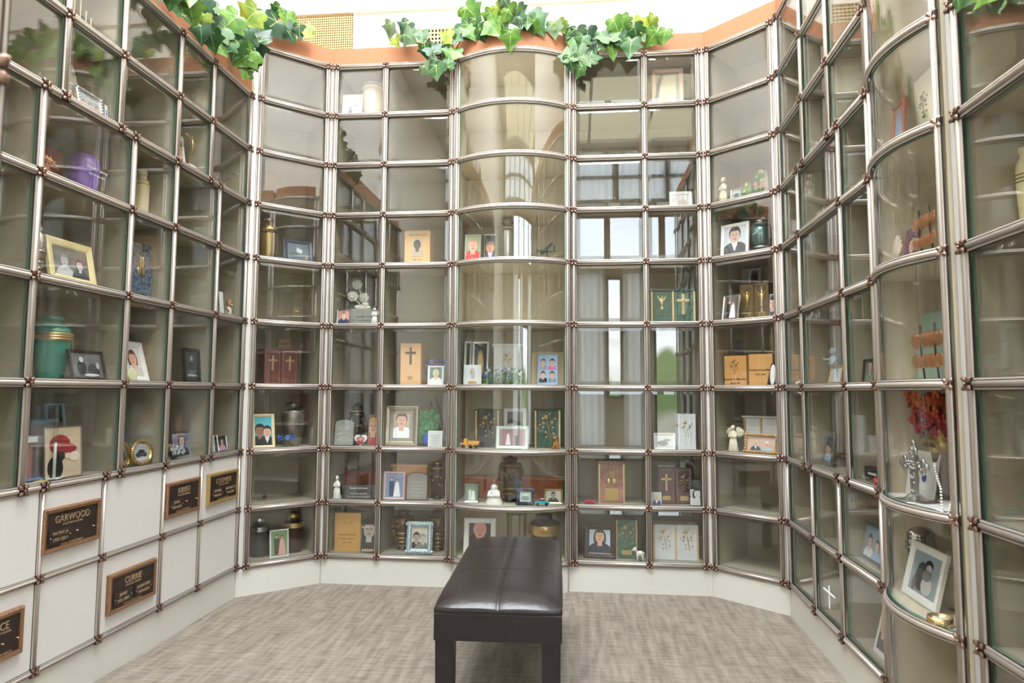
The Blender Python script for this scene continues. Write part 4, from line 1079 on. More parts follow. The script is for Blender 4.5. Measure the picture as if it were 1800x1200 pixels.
# lines 5-6
r_, R_, HH = urn(('L', 6, 54, 126, 556, .13), 'large teal green urn with thin gold bands and a pendant cord', 'vase', mat('teal_green_glaze', (56, 136, 120), .15, coat=.6), (.64, .68, .72), GOLD)
MB().m(GOLD).tube([(R_ * .5, -R_ * .4, HH * .86), (R_ * .85, -R_ * .62, HH * .74), (R_ * .86, -R_ * .64, HH * .6), (R_ * .70, -R_ * .78, HH * .5)], .0018, 5).tube([(R_ * .64, -R_ * .85, HH * .48), (R_ * .74, -R_ * .80, HH * .45)], .004, 5).obj('pendant_cord', r_)
card(('L', 6, 49, 56, 622, .04), 'white folded card standing left of the teal urn', PAPER, None)
picframe(('L', 6, 126, 186, 615, .03), 'dark framed black and white photo of a seated man, right of the teal urn', DARKWOOD, ('blob', (104, 106, 108), figs(s=[((60, 60, 62), .2, .3, .2, .3), ((36, 36, 40), -.2, .4, .16, .3), ((206, 206, 206), -.18, .74, .07, .12), ((220, 220, 220), .1, .1, .25, .06), ((190, 190, 190), .34, .5, .05, .14)])), bw=.10, tilt=-14)
picframe(('L', 6, 220, 262, 598, .07), 'tilted white framed photo of a smiling girl', WHITE, ('head', (226, 226, 228), figs(hair=(120, 80, 56), skin=(226, 180, 160), cloth=(206, 206, 206), long=True)), bw=.16, tilt=-16)
M_, W_, H_ = spot('L', 6, 219, 247, 646, .035, tilt=-10)
r_ = thing('round_dish', M_, 'pale cream round dish in front of the tilted white frame', 'dish')
MB().m(mat('pale_cream_glaze', (222, 220, 180), .3)).lathe([(0, 0), (H_ * .5, 0), (H_ * .5, .004), (H_ * .35, .006), (0, .006)], seg=28).obj('dish', r_)
r_.matrix_world = M_ @ Matrix.Translation((0, 0, H_ * .5)) @ Matrix.Rotation(PI / 2, 4, 'X')
r_ = picframe(('L', 6, 323, 367, 613, .06), 'black framed memorial print with a portrait over white lettering', BLACK, ('blob', (34, 36, 40), figs(s=[((70, 72, 76), 0, .70, .24, .2), ((196, 160, 140), 0, .76, .09, .09), ((20, 20, 22), 0, .56, .2, .08), ((200, 200, 200), 0, .30, .3, .008), ((200, 200, 200), 0, .22, .25, .008), ((200, 200, 200), 0, .14, .28, .008)])), bw=.12, tilt=-5)
text(r_, 'Ray Simpson', .014, PAPER, 0, .035, -.0075)
# lines 6-7
picframe(('L', 7, 90, 122, 708, .20), 'pale blue edged dark picture at the back of the lower left niche', mat('pale_blue_frame', (150, 176, 200), .4), ('head', (52, 56, 64), figs(skin=(120, 110, 104), cloth=(30, 30, 34))), bw=.1)
box_urn(('L', 7, 54, 96, 737, .16), 'grey box with pale blue lid at the back of the lower left niche', mat('grey_card_box', (116, 118, 122), .6), D=.1, cap=.012, capm=mat('pale_blue_lid', (118, 160, 196), .4), name='keepsake_box', cat='box')
box_urn(('L', 7, 38, 58, 768, .08), 'stack of red and white keepsake boxes against the left post', mat('dusty_pink_box', (176, 130, 124), .6), D=.1, panels=1, cap=.02, capm=PAPER, name='keepsake_box', cat='box')
box_urn(('L', 7, 66, 78, 766, .08), 'slim pale box standing beside the red umbrella picture', mat('pale_grey_box', (176, 170, 166), .6), D=.1, name='keepsake_box', cat='box')
picframe(('L', 7, 80, 146, 748, .04), 'thin framed picture of a red umbrella, black cat and kitten', PEWTER, ('blob', (206, 186, 160), figs(s=[((150, 38, 44), -.10, .66, .30, .2), ((150, 38, 44), .16, .56, .22, .1), ((24, 22, 24), -.24, .2, .22, .24), ((24, 22, 24), -.12, .42, .16, .1), ((232, 218, 200), .3, .4, .15, .1), ((226, 206, 180), .12, .42, .1, .06)])), bw=.035, tilt=-4, depth=.008)
M_, W_, H_ = wide(('L', 7, 96, 104, 712, .03))
r_ = thing('candle', M_, 'slim white candle in a clear glass sleeve in the lower left niche', 'candle')
MB().m(CHINA).lathe([(0, 0), (W_ * .35, 0), (W_ * .35, H_ * .5), (0, H_ * .5)], seg=14).obj('wax', r_)
MB().m(CRYSTAL).lathe([(W_ * .5, 0), (W_ * .5, H_)], seg=14).obj('glass_sleeve', r_)
M_, W_, H_ = spot('L', 7, 34, 155, 828, .03)
for i, (c2, x, y, a) in enumerate((((228, 220, 196), -.28, .02, 12), ((222, 200, 130), -.1, .03, -14), ((226, 226, 222), .02, .02, 25), ((90, 130, 190), -.2, .045, 4))):
    r_ = thing('loose_letter', M_ @ Matrix.Translation((x * W_, y, .0015 + .003 * i)) @ Matrix.Rotation(math.radians(a), 4, 'Z'), ('cream', 'yellow', 'white', 'blue')[i] + ' paper lying flat in the lower left niche', 'paper')
    MB().m(cm(c2, 'paper')).box(-.05, .05, -.03, .03, 0, .002).obj('sheet', r_)
picframe(('L', 7, 230, 268, 774, .05), 'oval gold frame with a black and white photo of a car', BRASS, ('blob', (176, 180, 184), figs(s=[((90, 92, 96), 0, .42, .34, .14), ((60, 62, 66), .02, .56, .2, .1), ((214, 214, 216), 0, .2, .36, .1), ((30, 30, 30), -.2, .34, .07, .07), ((30, 30, 30), .2, .34, .07, .07)])), oval=True, tilt=-10)
picframe(('L', 7, 212, 225, 776, .07), 'oval gold frame mostly hidden behind the post', BRASS, ('blob', (140, 140, 138), figs(s=[((70, 70, 70), 0, .4, .3, .3)])), oval=True, tilt=-10)
flowers(('L', 7, 220, 240, 735, .2), 'grey and white potted plant at the back behind the oval frame', [(150, 150, 150), (196, 200, 206)], (70, 92, 74), 8, name='potted_plant', cat='plant', leaves=14)
card(('L', 7, 260, 284, 735, .22), 'faded white portrait card at the back near the oval car photo', mat('faded_card', (150, 150, 150), .6), ('head', (110, 100, 96), figs(cloth=(170, 170, 170))))
card(('L', 7, 306, 338, 762, .09), 'portrait photo of a smiling dark haired woman behind flowers', mat('lilac_card', (160, 160, 196), .5), ('head', (130, 134, 160), figs(hair=(34, 26, 30), skin=(220, 186, 170), cloth=(40, 40, 60), long=True, s=.6)))
flowers(('L', 7, 290, 330, 785, .05), 'low arrangement of white and purple flowers before the woman portrait', [(226, 226, 222), (226, 226, 222), (92, 84, 170)], (70, 96, 80), 46, leaves=20, size=.008)
M_, W_, H_ = spot('L', 7, 322, 341, 766, .16)
r_ = thing('brass_clock', M_, 'little brass block behind the woman portrait', 'ornament'); MB().m(BRASS).box(-W_ / 2, W_ / 2, 0, .03, 0, H_).obj('body', r_, bevel=.002); MB().m(CREAM).box(-W_ * .35, W_ * .35, -.001, 0, H_ * .2, H_ * .75).obj('face_plate', r_)
picframe(('L', 7, 343, 357, 759, .10), 'little arched silver frame right of the woman portrait', SILVER, ('head', (120, 90, 80), figs()), bw=.12)
picframe(('L', 7, 381, 404, 764, .06), 'silver framed photo of a person in pink, lower shelf near the corner', SILVER, ('head', (36, 34, 40), figs(cloth=(214, 150, 190))), bw=.10, tilt=-10)
picframe(('L', 7, 374, 381, 765, .08), 'narrow white framed photo beside the person in pink', WHITE, ('head', (120, 130, 160), figs()), bw=.2)

# ------------------------------------------------------------------ angled cabinet, back left
urn(('A', 4, 456, 488, 384, .13), 'tall satin brass urn in the back left corner', 'vase', BRASS, (.66, .70), mat('dark_brass_line', (90, 66, 40), .4, .8), emblem_=None)
r_ = picframe(('A', 4, 499, 551, 419, .09), 'navy keepsake frame with white lettering beside the brass urn', mat('navy_frame', (40, 56, 78), .4), ('blob', (82, 100, 112), figs(s=[((190, 196, 196), 0, .6, .08, .16), ((200, 200, 190), .12, .55, .07, .14), ((60, 70, 70), -.2, .3, .2, .2), ((196, 150, 60), .38, .18, .06, .1)])), bw=.16, tilt=-14)
text(r_, 'Mommy we Love', .020, PAPER, 0, .006, -.0150)
box_urn(('A', 6, 464, 524, 613, .10), 'pair of burgundy leather box urns with gold crosses, back left corner', BURG, D=.14, panels=2, emb='cross', em=mat('pale_gold_tooling', (204, 176, 140), .3, .8), inset=True, esize=.55)
picframe(('A', 6, 537, 557, 642, .20), 'small dark framed photo behind the burgundy box urns', BLACK, ('head', (70, 74, 84), figs(skin=(110, 104, 110))), bw=.12)
picframe(('A', 7, 444, 484, 727, .06), 'cream framed photo of two men in suits on turquoise', CREAM, ('couple', (70, 176, 190), figs(a=figs(cloth=(30, 34, 44), skin=SKIN2), b=figs(cloth=(24, 26, 34), shirt=(220, 220, 220)))), bw=.13, tilt=-12)
urn(('A', 7, 493, 537, 708, .16), 'pewter urn with engraved lettering behind blue flowers', 'vase', PEWTER, (.80,), SILVER)
flowers(('A', 7, 484, 517, 764, .08), 'blue silk flower lying before the pewter urn', [(60, 96, 190), (96, 140, 210), (40, 70, 150)], (60, 110, 90), 9, size=.012, leaves=6)
picframe(('A', 7, 537, 553, 720, .22), 'tiny pewter framed photo right of the pewter urn', PEWTER, ('head', (50, 50, 52), figs(skin=(170, 160, 150))), bw=.16)
urn(('A', 9, 438, 473, 908, .16), 'dark grey urn with silver bands in the bottom corner niche', 'cyl', mat('dark_grey_metal', (74, 76, 80), .35, .6), (.66, .70, .74), SILVER, lidm=SILVER)
urn(('A', 9, 495, 534, 901, .16), 'brown urn with gold bands in the bottom corner niche', 'cyl', mat('brown_metal', (84, 66, 54), .35, .6), (.66, .70, .74), GOLD, lidm=BRASS)
card(('A', 9, 475, 508, 931, .06), 'photo print of a couple by a lawn between two bottom urns', PAPER, ('stand2', (120, 146, 110), figs(a=figs(cloth=(70, 66, 60)), b=figs(cloth=(214, 160, 150), gown=True))))

# ------------------------------------------------------------------ cabinet left of the bay
picframe(('B', 1, 601, 636, 165, .07), 'white framed pencil sketch in the top row', WHITE, ('blob', (214, 216, 216), figs(s=[((120, 122, 126), -.1, .35, .12, .2), ((120, 122, 126), .22, .55, .2, .06), ((150, 150, 150), -.1, .62, .25, .04)])), bw=.06)
urn(('B', 1, 636, 676, 148, .17), 'blush pink porcelain jar with a cross in the top row', 'jar', mat('blush_porcelain', (214, 186, 160), .2, coat=.5), (.85,), CHINA, name='lidded_jar', cat='jar')
r_, W_, H_ = box_urn(('B', 4, 711, 756, 405, .10), 'honey wooden block urn with a printed portrait of a man', mat('honey_wood', (226, 178, 120), .5), D=.13)
p_ = MB(); p_.T = Matrix.Translation((0, -.001, H_ * .28)); picture(p_, W_ * .46, H_ * .5, 0, 0, ('head', (206, 180, 150), figs(skin=(70, 52, 44), hair=(24, 20, 20), cloth=(190, 170, 150)))); p_.obj('printed_portrait', r_)
text(r_, 'Massoni Joseph St Juste', H_ * .062, cm((90, 60, 40)), 0, H_ * .86, -.001, sx=.8); text(r_, '1942 - 2010', H_ * .05, cm((90, 60, 40)), 0, H_ * .17, -.001); text(r_, 'Husband and Father', H_ * .05, cm((90, 60, 40)), 0, H_ * .09, -.001)
r_, W_, H_ = box_urn(('B', 5, 616, 664, 543, .10), 'grey stone base carrying three white carved roses', STONE, D=.07, name='rose_sculpture', cat='sculpture')
text(r_, 'Barbara Hope', H_ * .16, cm((70, 70, 64)), 0, H_ * .5, -.001); text(r_, 'Beloved Mother', H_ * .10, cm((70, 70, 64)), 0, H_ * .3, -.001)
RW = mat('white_carved_stone', (214, 210, 196), .5); q_ = MB().m(RW)
def rosebloom(b, x, y, z, s):
    b.ell(x, y, z, s * .5, s * .5, s * .5, 10, 7)
    for k in range(7):
        a = k * 2 * PI / 7; b.ell(x + s * .42 * math.cos(a), y - s * .12 * (k % 2), z + s * .42 * math.sin(a), s * .40, s * .22, s * .36, 9, 6)
    for k in range(4):
        a = k * PI / 2 + .5; b.ell(x + s * .2 * math.cos(a), y - s * .38, z + s * .2 * math.sin(a), s * .22, s * .12, s * .2, 8, 5)
k_ = .0031
rosebloom(q_, -(640 - 623) * k_, .02, H_ + .152, .040); rosebloom(q_, -(640 - 614) * k_, .02, H_ + .080, .044); rosebloom(q_, -(640 - 637) * k_, .02, H_ + .072, .040)
q_.tube([(0, .03, H_), (-.02, .03, H_ + .06), (-.05, .03, H_ + .14)], .004, 6).tube([(0, .03, H_), (-.07, .03, H_ + .06)], .004, 6)
for x, z in ((-.02, .012), (.0, .03), (-.045, .014), (.012, .01)): q_.ell(x, .015, H_ + z, .024, .006, .014, 8, 5)
q_.obj('carved_roses', r_)
picframe(('B', 5, 592, 617, 543, .05), 'small silver framed colour photo of a boy beneath the carved roses', SILVER, ('head', (206, 150, 140), figs(skin=(232, 190, 170), hair=(170, 120, 80), cloth=(40, 56, 90))), bw=.14, tilt=-5)
statue(('B', 5, 651, 666, 541, .05), 'tiny white angel figurine right of the carved rose base', CHINA, wings=True)
box_urn(('B', 6, 704, 740, 603, .08), 'tall light oak box urn with a dark metal cross', mat('light_oak_front', (226, 182, 136), .42, spots=(214, 166, 118), sscale=7, smix=1.6), D=.15, emb='cross', em=mat('dark_bronze_emblem', (92, 76, 64), .4, .8), ez=.70, esize=.52)
MB().m(BRASS).box(-.018, .012, -.0025, 0, .036, .056).obj('name_plate', [o for o in bpy.data.objects if o.get('label', '').startswith('tall light oak')][0], bevel=.001)
picframe(('B', 6, 752, 780, 643, .05), 'white card frame with photo of a person in white, below lavender', WHITE, ('head', (104, 130, 130), figs(skin=(206, 190, 150), hair=(206, 190, 150), cloth=(226, 226, 226))), bw=.12, tilt=-5)
flowers(('B', 6, 744, 786, 630, .09), 'lavender blue flower sprays behind the white card frame', [(98, 88, 178), (120, 108, 196), (76, 70, 150)], (70, 90, 100), 40, leaves=18, size=.006)
tablet(('B', 7, 587, 622, 736, .06), 'grey arched prayer plaque with engraved lines and black rim, left column', mat('silver_grey_plate', (146, 146, 140), .4), BLACK, 9, (196, 196, 190))
urn(('B', 7, 610, 645, 706, .165), 'dark ginger jar urn with gold blossoms behind the prayer plaque', 'round', mat('black_bronze', (48, 36, 28), .2, .5), (.2, .78), GOLD, relief=16)
box_urn(('B', 7, 590, 610, 722, .235), 'small tan wooden box at the back behind the prayer plaque', mat('tan_wood', (164, 140, 100), .5), D=.08, name='keepsake_box', cat='box')
M_, W_, H_ = spot('B', 7, 623, 645, 760, .04)
r_ = thing('heart_frame', M_, 'white heart shaped frame with a tiny portrait', 'photo frame')
def heart(s, n=24): return [(s * .5 * (math.sin(t) ** 3), s * (.52 + .40 * math.cos(t) - .15 * math.cos(2 * t) - .06 * math.cos(3 * t) - .03 * math.cos(4 * t))) for t in [-2 * PI * i / n for i in range(n)]]
MB().m(WHITE).prism(heart(min(W_, H_) * 1.0)[::-1], -.006, .006).obj('heart_border', r_)
p_ = MB(); p_.m(cm((196, 120, 120))).flat([(x * .7, .006 + z * .75) for x, z in heart(min(W_, H_))][::-1], -.0065); person(p_, 0, H_ * .2, H_ * .3, None, -.007, cloth=(160, 60, 60)); p_.obj('photograph', r_)
card(('B', 7, 647, 663, 728, .10), 'pink toned photo card of a blond child beside the dark urn', mat('pink_card', (170, 130, 124), .5), ('head', (160, 112, 106), figs(hair=(206, 170, 110), cloth=(170, 60, 54))))
picframe(('B', 7, 675, 734, 713, .07), 'large pewter framed portrait of a smiling man in a white shirt', mat('pewter_gilt_frame', (168, 160, 142), .3, .8), ('head', (196, 180, 160), figs(skin=(226, 178, 156), hair=(96, 66, 50), cloth=(238, 240, 244), s=.6)), bw=.15, mat_=mat('grey_mount', (150, 142, 132), .6), tilt=-5)
picframe(('B', 7, 735, 753, 715, .19), 'small gold frame with a green picture beside the big portrait', GOLD, ('blob', (70, 120, 60), figs(s=[((196, 190, 120), 0, .5, .2, .2)])), bw=.13)
r_, W_, H_ = flowers(('B', 7, 736, 771, 720, .12), 'cobalt blue vase of bushy green foliage', [(110, 190, 130), (60, 150, 110), (40, 120, 90)], (50, 140, 90), 40, name='vase_of_foliage', cat='plant', leaves=80, size=.008)
MB().m(mat('cobalt_glass', (30, 84, 190), .1, coat=.5)).lathe([(0, 0), (.026, 0), (.034, .02), (.036, .05), (.024, .07), (.026, .078), (.02, .078), (.018, .07)], cy=.0, seg=20).obj('vase', r_)
card(('B', 7, 752, 777, 757, .05), 'white memorial card held by a small silver clip', PAPER, ('lines', (206, 208, 208), figs(n=6)))
M_, W_, H_ = spot('B', 7, 759, 785, 697, .18)
for i, (a, b2, lb) in enumerate((((-.05, .0), (.045, -.01), 'black lacquered baton leaning in the corner, nearer one'), ((-.035, .06), (.05, .05), 'thin dark baton leaning behind the other baton'))):
    r_ = thing('baton', M_, lb, 'baton'); MB().m(BLACK if i == 0 else DARKWOOD).tube([(b2[0], b2[1], .004), (a[0], a[1], H_ * (.87 if i == 0 else 1.0))], [.006, .003], 8).obj('shaft', r_)
    MB().m(DARKWOOD).ell(a[0], a[1], H_ * (.87 if i == 0 else 1.0), .005).obj('tip', r_)
statue(('B', 8, 585, 600, 836, .05), 'small figurine in a white robe left of the black name stone', CHINA)
r_, W_, H_ = box_urn(('B', 8, 601, 660, 853, .06), 'black stone wedge with white engraved lettering', BLACKM, D=.05, name='name_stone', cat='plaque')
for s_, z_, h_ in (('Russell Keith Gould', .74, .20), ('February 12, 1961 - January 9, 2007', .36, .10), ('Always Cherished Father and Friend Forever', .12, .11)): text(r_, s_, H_ * h_, PAPER, 0, H_ * z_, -.001, sx=.86)
box_urn(('B', 8, 604, 660, 828, .18), 'terracotta red wooden chest behind the black name stone', CHERRY, D=.12, name='wooden_chest', cat='chest')
picframe(('B', 8, 674, 712, 829, .06), 'pink framed wedding photo of a bride and groom', mat('pale_pink_frame', (206, 176, 176), .35), ('stand2', (120, 140, 170), figs(a=figs(cloth=(50, 60, 96)), b=figs(cloth=(232, 236, 240), gown=True))), bw=.10, tilt=-5)
r_, W_, H_ = box_urn(('B', 8, 690, 750, 816, .10), 'oak temple shaped urn with a wide moulded top', OAK, D=.13, cap=.016, capm=OAK)
tablet(('B', 8, 714, 751, 830, .06), 'grey arched memorial tablet on a red wooden backing', STONE, mat('red_mahogany', (110, 40, 40), .3), 5, (190, 188, 180))
urn(('B', 8, 755, 784, 808, .12), 'black and gold brass necked urn beside the oak temple urn', 'classic', mat('black_enamel', (40, 34, 32), .22, .4), (.8,), GOLD, relief=12, lidm=BRASS)
r_, W_, H_ = box_urn(('B', 9, 588, 634, 901, .06), 'golden memorial book standing upright in the bottom row', mat('gold_book_cover', (222, 176, 104), .3, .5), D=.04, name='memorial_book', cat='book')
b_ = MB().m(DARKWOOD)
for i in range(16): b_.ell(-W_ / 2 - .001, -.001, H_ * (.04 + .92 * i / 15), .0022, seg=6, rings=4)
b_.obj('spiral_binding', r_)
for i, sg in enumerate((-1, 1)): MB().m(cm((150, 108, 60))).tube([(sg * .004, -.001, H_ * .72), (sg * .02, -.001, H_ * .80), (sg * .034, -.001, H_ * .84), (sg * .022, -.001, H_ * .74), (sg * .004, -.001, H_ * .70)], .0008, 4).obj('engraved_dove', r_)
for s_, z_ in (('IN LOVING MEMORY', .42), ('Family and Friends', .32), ('1925 - 2008', .22)): text(r_, s_, H_ * .05, cm((150, 108, 60)), 0, H_ * z_, -.001)
picframe(('B', 9, 634, 662, 921, .07), 'black and white portrait between two strings of wooden beads', mat('clear_acrylic', (150, 150, 146), .2), ('head', (52, 50, 50), figs(skin=(190, 186, 180), hair=(60, 56, 54), cloth=(40, 40, 40), s=.66)), bw=.05)
M_, W_, H_ = spot('B', 9, 636, 662, 925, .045)
for zz, lb in ((H_ * .96, 'upper string of wooden beads above the black and white portrait'), (.015, 'lower string of wooden beads before the black and white portrait')):
    r_ = thing('bead_string', M_ @ Matrix.Translation((0, 0, zz - .007)), lb, 'beads')
    b_ = MB().m(mat('pale_wood_bead', (196, 172, 140), .4))
    for i in range(6): b_.ell(-W_ / 2 + W_ * (i + .5) / 6, 0, .007, .0072, seg=8, rings=6)
    b_.obj('beads', r_)
BIGU = mat('antique_bronze_vase', (92, 72, 50), .25, .8)
urn(('B', 9, 688, 729, 893, .17), 'tall embossed antique bronze urn behind jewelled frame, left of the pair', 'classic', BIGU, (.1, .2, .3, .42, .76), mat('polished_bronze_rib', (150, 124, 84), .25, .9), relief=20, rm=BRASS, group='embossed bronze urns in the bottom row')
urn(('B', 9, 751, 790, 893, .17), 'tall embossed antique bronze urn behind jewelled frame, right of the pair', 'classic', BIGU, (.1, .2, .3, .42, .76), mat('polished_bronze_rib', (150, 124, 84), .25, .9), relief=21, rm=BRASS, group='embossed bronze urns in the bottom row')
picframe(('B', 9, 715, 760, 917, .05), 'jewelled silver frame with old portrait of a woman holding a baby', mat('silver_blue_enamel', (186, 206, 214), .2, .5), ('couple', (206, 202, 180), figs(a=figs(skin=(170, 160, 146), hair=(40, 34, 32), cloth=(44, 42, 44)), b=figs(skin=(196, 190, 176), hair=(150, 140, 130), cloth=(120, 118, 116)))), bw=.20, ornate=True, tilt=-6)

# ------------------------------------------------------------------ curved bay
picframe(('C', 4, 817, 845, 411, .02), 'photo of a child in red among clutter at the left of the bay', mat('clear_frame', (196, 204, 200), .2), ('head', (150, 160, 120), figs(cloth=(206, 60, 60), hair=(180, 150, 110))), bw=.08)
picframe(('C', 4, 851, 872, 411, .03), 'narrow framed portrait of a man in a dark suit before steel urn', SILVER, ('head', (60, 56, 56), figs(skin=(214, 150, 120), hair=(150, 120, 100), cloth=(60, 60, 90), shirt=(220, 220, 230), s=.42)), bw=.08)
urn(('C', 4, 876, 908, 372, .10), 'brushed steel cylindrical urn in the curved bay', 'cyl', mat('brushed_steel', (176, 176, 172), .25, .9), (.78,), SILVER)
M_, W_, H_ = spot('C', 4, 941, 981, 424, .02)
r_ = thing('model_airplane', M_, 'dark green model propeller airplane on a stand', 'model airplane')
dk_ = mat('dark_olive_paint', (44, 56, 46), .4)
A_ = Vector((-W_ * .42, 0, H_ * .52)); B_ = Vector((W_ * .38, 0, H_ * .48))
MB().m(dk_).tube([A_, A_.lerp(B_, .12), A_.lerp(B_, .4), A_.lerp(B_, .8), B_], [.003, .0075, .008, .004, .002], 10).obj('fuselage', r_)
MB().m(dk_).add([(-.03, -.01, H_ * .5), (-.005, -.01, H_ * .5), (.035, .03, H_ * .98), (.02, .04, H_ * .98), (-.03, -.006, H_ * .46), (-.005, -.006, H_ * .46), (.035, .034, H_ * .94), (.02, .044, H_ * .94)], [(0, 1, 2, 3), (4, 7, 6, 5), (0, 4, 5, 1), (2, 6, 7, 3), (1, 5, 6, 2), (3, 7, 4, 0)]).obj('wing', r_)
MB().m(dk_).add([(-.03, 0, H_ * .5), (-.005, 0, H_ * .5), (-.02, -.045, H_ * .28), (-.035, -.045, H_ * .28), (-.03, 0, H_ * .46), (-.005, 0, H_ * .46), (-.02, -.045, H_ * .24), (-.035, -.045, H_ * .24)], [(3, 2, 1, 0), (5, 6, 7, 4), (1, 5, 4, 0), (3, 7, 6, 2), (2, 6, 5, 1), (0, 4, 7, 3)]).obj('wing', r_)
MB().m(dk_).box(W_ * .30, W_ * .37, -.001, .001, H_ * .48, H_ * .80).box(W_ * .30, W_ * .37, -.018, .018, H_ * .52, H_ * .54).obj('tail_fin', r_)
MB().m(BLACK).ell(A_.x, 0, A_.z, .003).box(A_.x - .001, A_.x + .001, -.002, .002, A_.z - .016, A_.z + .016).obj('propeller', r_)
MB().m(dk_).ell(-.02, -.016, H_ * .44, .012, .005, .005).ell(-.014, .014, H_ * .56, .012, .005, .005).obj('engine', r_)
MB().m(BLACK).tube([(0, 0, H_ * .45), (.006, 0, H_ * .2), (0, 0, .004)], .003, 6).lathe([(0, 0), (.016, 0), (.016, .004), (0, .005)], seg=14).obj('stand', r_)
picframe(('C', 6, 830, 858, 599, .07), 'white frame with a gold oval face on black', WHITE, ('blob', (24, 22, 24), figs(s=[((170, 140, 90), 0, .48, .27, .36), ((206, 176, 120), 0, .55, .17, .2), ((120, 90, 50), 0, .35, .16, .12)])), bw=.12)
picframe(('C', 6, 815, 829, 598, .12), 'white picture mat behind the gold oval face frame', WHITE, ('blob', (60, 80, 60), figs(s=[((30, 30, 30), 0, .5, .2, .4)])), bw=.3)
r_, W_, H_ = box_urn(('C', 6, 815, 846, 641, .01), 'white marble tile with raised gold roses and plate', WHITEM, D=.02, emb='rose', plate=True, name='marble_tile', cat='urn')
r_, W_, H_ = box_urn(('C', 6, 868, 916, 604, .10), 'white pedestal urn with wide slab top and gold flower', WHITEM, D=.10, emb='rose', cap=.016, capm=WHITEM, ez=.62)
flowers(('C', 6, 846, 923, 645, .03), 'fern and lavender flower arrangement across the bay shelf', [(120, 108, 196), (150, 140, 214), (226, 226, 232)], (56, 110, 60), 34, leaves=90, size=.007)
picframe(('C', 6, 945, 980, 622, .05), 'sky blue print with four portrait heads', mat('pale_sky_border', (150, 180, 214), .5), ('four', (146, 178, 214)), bw=.04, depth=.004)
card(('C', 6, 934, 991, 618, .11), 'beige board behind the four portrait print', mat('beige_board', (196, 176, 148), .6))
box_urn(('C', 7, 836, 877, 719, .08), 'black marble box urn with gold roses and pillars', BLACKM, D=.11, emb='rose', pillars=True, cap=.008, esize=.62)
box_urn(('C', 7, 940, 985, 719, .08), 'green marble box urn with gold roses in the curved bay', GREENM, D=.11, emb='rose', pillars=True, cap=.008, esize=.62)
picframe(('C', 7, 885, 924, 717, .08), 'pale frame with black and white couple, upper back of two', mat('pale_lilac_frame', (206, 206, 222), .4), ('couple', (90, 92, 96), figs(a=figs(cloth=(30, 30, 34), skin=(190, 190, 190)), b=figs(cloth=(210, 210, 214), skin=(200, 200, 200)))), bw=.16)
picframe(('C', 7, 872, 929, 749, -.01), 'pale mint frame with wedding group photo, front of two', mat('pale_mint_frame', (206, 218, 214), .4), ('stand2', (150, 120, 124), figs(a=figs(cloth=(226, 214, 220), gown=True), b=figs(cloth=(34, 36, 46)))), bw=.14, tilt=-10)
M_, W_, H_ = spot('C', 7, 808, 843, 771, .02)
YEL = mat('yellow_toy_plastic', (226, 160, 50), .4); r_ = thing('toy_dump_truck', M_, 'yellow toy construction truck at the bay left edge', 'toy truck')
MB().m(YEL).prism([(-W_ * .1, H_ * .4), (W_ * .42, H_ * .35), (W_ * .5, H_ * .75), (-W_ * .05, H_ * .8)], -.012, .012).obj('dump_bed', r_, bevel=.001)
MB().m(YEL).box(-W_ * .45, -W_ * .12, -.011, .011, H_ * .3, H_ * .55).box(-W_ * .28, -W_ * .12, -.010, .010, H_ * .55, H_).box(-W_ * .45, W_ * .4, -.008, .008, H_ * .2, H_ * .34).obj('cab', r_, bevel=.001)
for x in (-.32, .05, .32):
    for y in (-.012, .012):
        q = MB().m(BLACK); q.T = Matrix.Translation((W_ * x, y, H_ * .22)) @ Matrix.Rotation(PI / 2, 4, 'X'); q.lathe([(0, -.003), (H_ * .2, -.003), (H_ * .22, 0), (H_ * .2, .003), (0, .003)], seg=14).obj('wheel', r_)
def animal(sp, label, m, name, cat, sit=True, bow=None):
    M, W, H = wide(sp); r = thing(name, M, label, cat); b = MB().m(m)
    if sit:
        b.ell(0, 0, H * .30, W * .30, W * .3, H * .30, 12, 8).ell(0, -.006, H * .5, W * .22, W * .22, H * .2, 10, 7)
        for sg in (-1, 1): b.tube([(sg * W * .14, -W * .2, H * .5), (sg * W * .15, -W * .34, H * .04)], [W * .09, W * .07], 7).ell(sg * W * .26, -W * .15, H * .10, W * .14, W * .24, H * .10, 8, 6)
        hx, hz, hy = -W * .08, H * .78, -.012
    else:
        b.ell(W * .08, 0, H * .52, W * .30, W * .16, H * .20, 12, 8)
        for sx in (-.12, .28):
            for y in (-W * .08, W * .08): b.tube([(W * sx, y, H * .45), (W * (sx + .02), y, H * .22), (W * sx, y, 0)], [W * .06, W * .04, W * .045], 7)
        b.tube([(W * .36, 0, H * .6), (W * .45, 0, H * .45)], [.004, .002], 5).tube([(-W * .12, 0, H * .6), (-W * .25, 0, H * .76)], W * .09, 7)
        hx, hz, hy = -W * .28, H * .80, 0
    b.obj('body', r)
    h = MB().m(m).ell(hx, hy, hz, W * .17, W * .16, H * .14, 12, 8)
    if sit: h.ell(hx, hy - W * .16, hz - H * .04, W * .09, W * .12, H * .06, 8, 6)
    else: h.ell(hx - W * .14, hy, hz - H * .05, W * .12, W * .08, H * .06, 8, 6)
    for sg in (-1, 1): h.ell(hx + (sg * W * .15 if sit else W * .06), hy + (0 if sit else sg * W * .12), hz + H * .06, W * .05, W * .04, H * .08, 8, 5)
    h.obj('head', r)
    return r
animal(('C', 7, 967, 987, 764, .02), 'small brown dog figurine at the bay right edge', mat('caramel_glaze', (170, 116, 64), .35), 'dog_figurine', 'figurine')
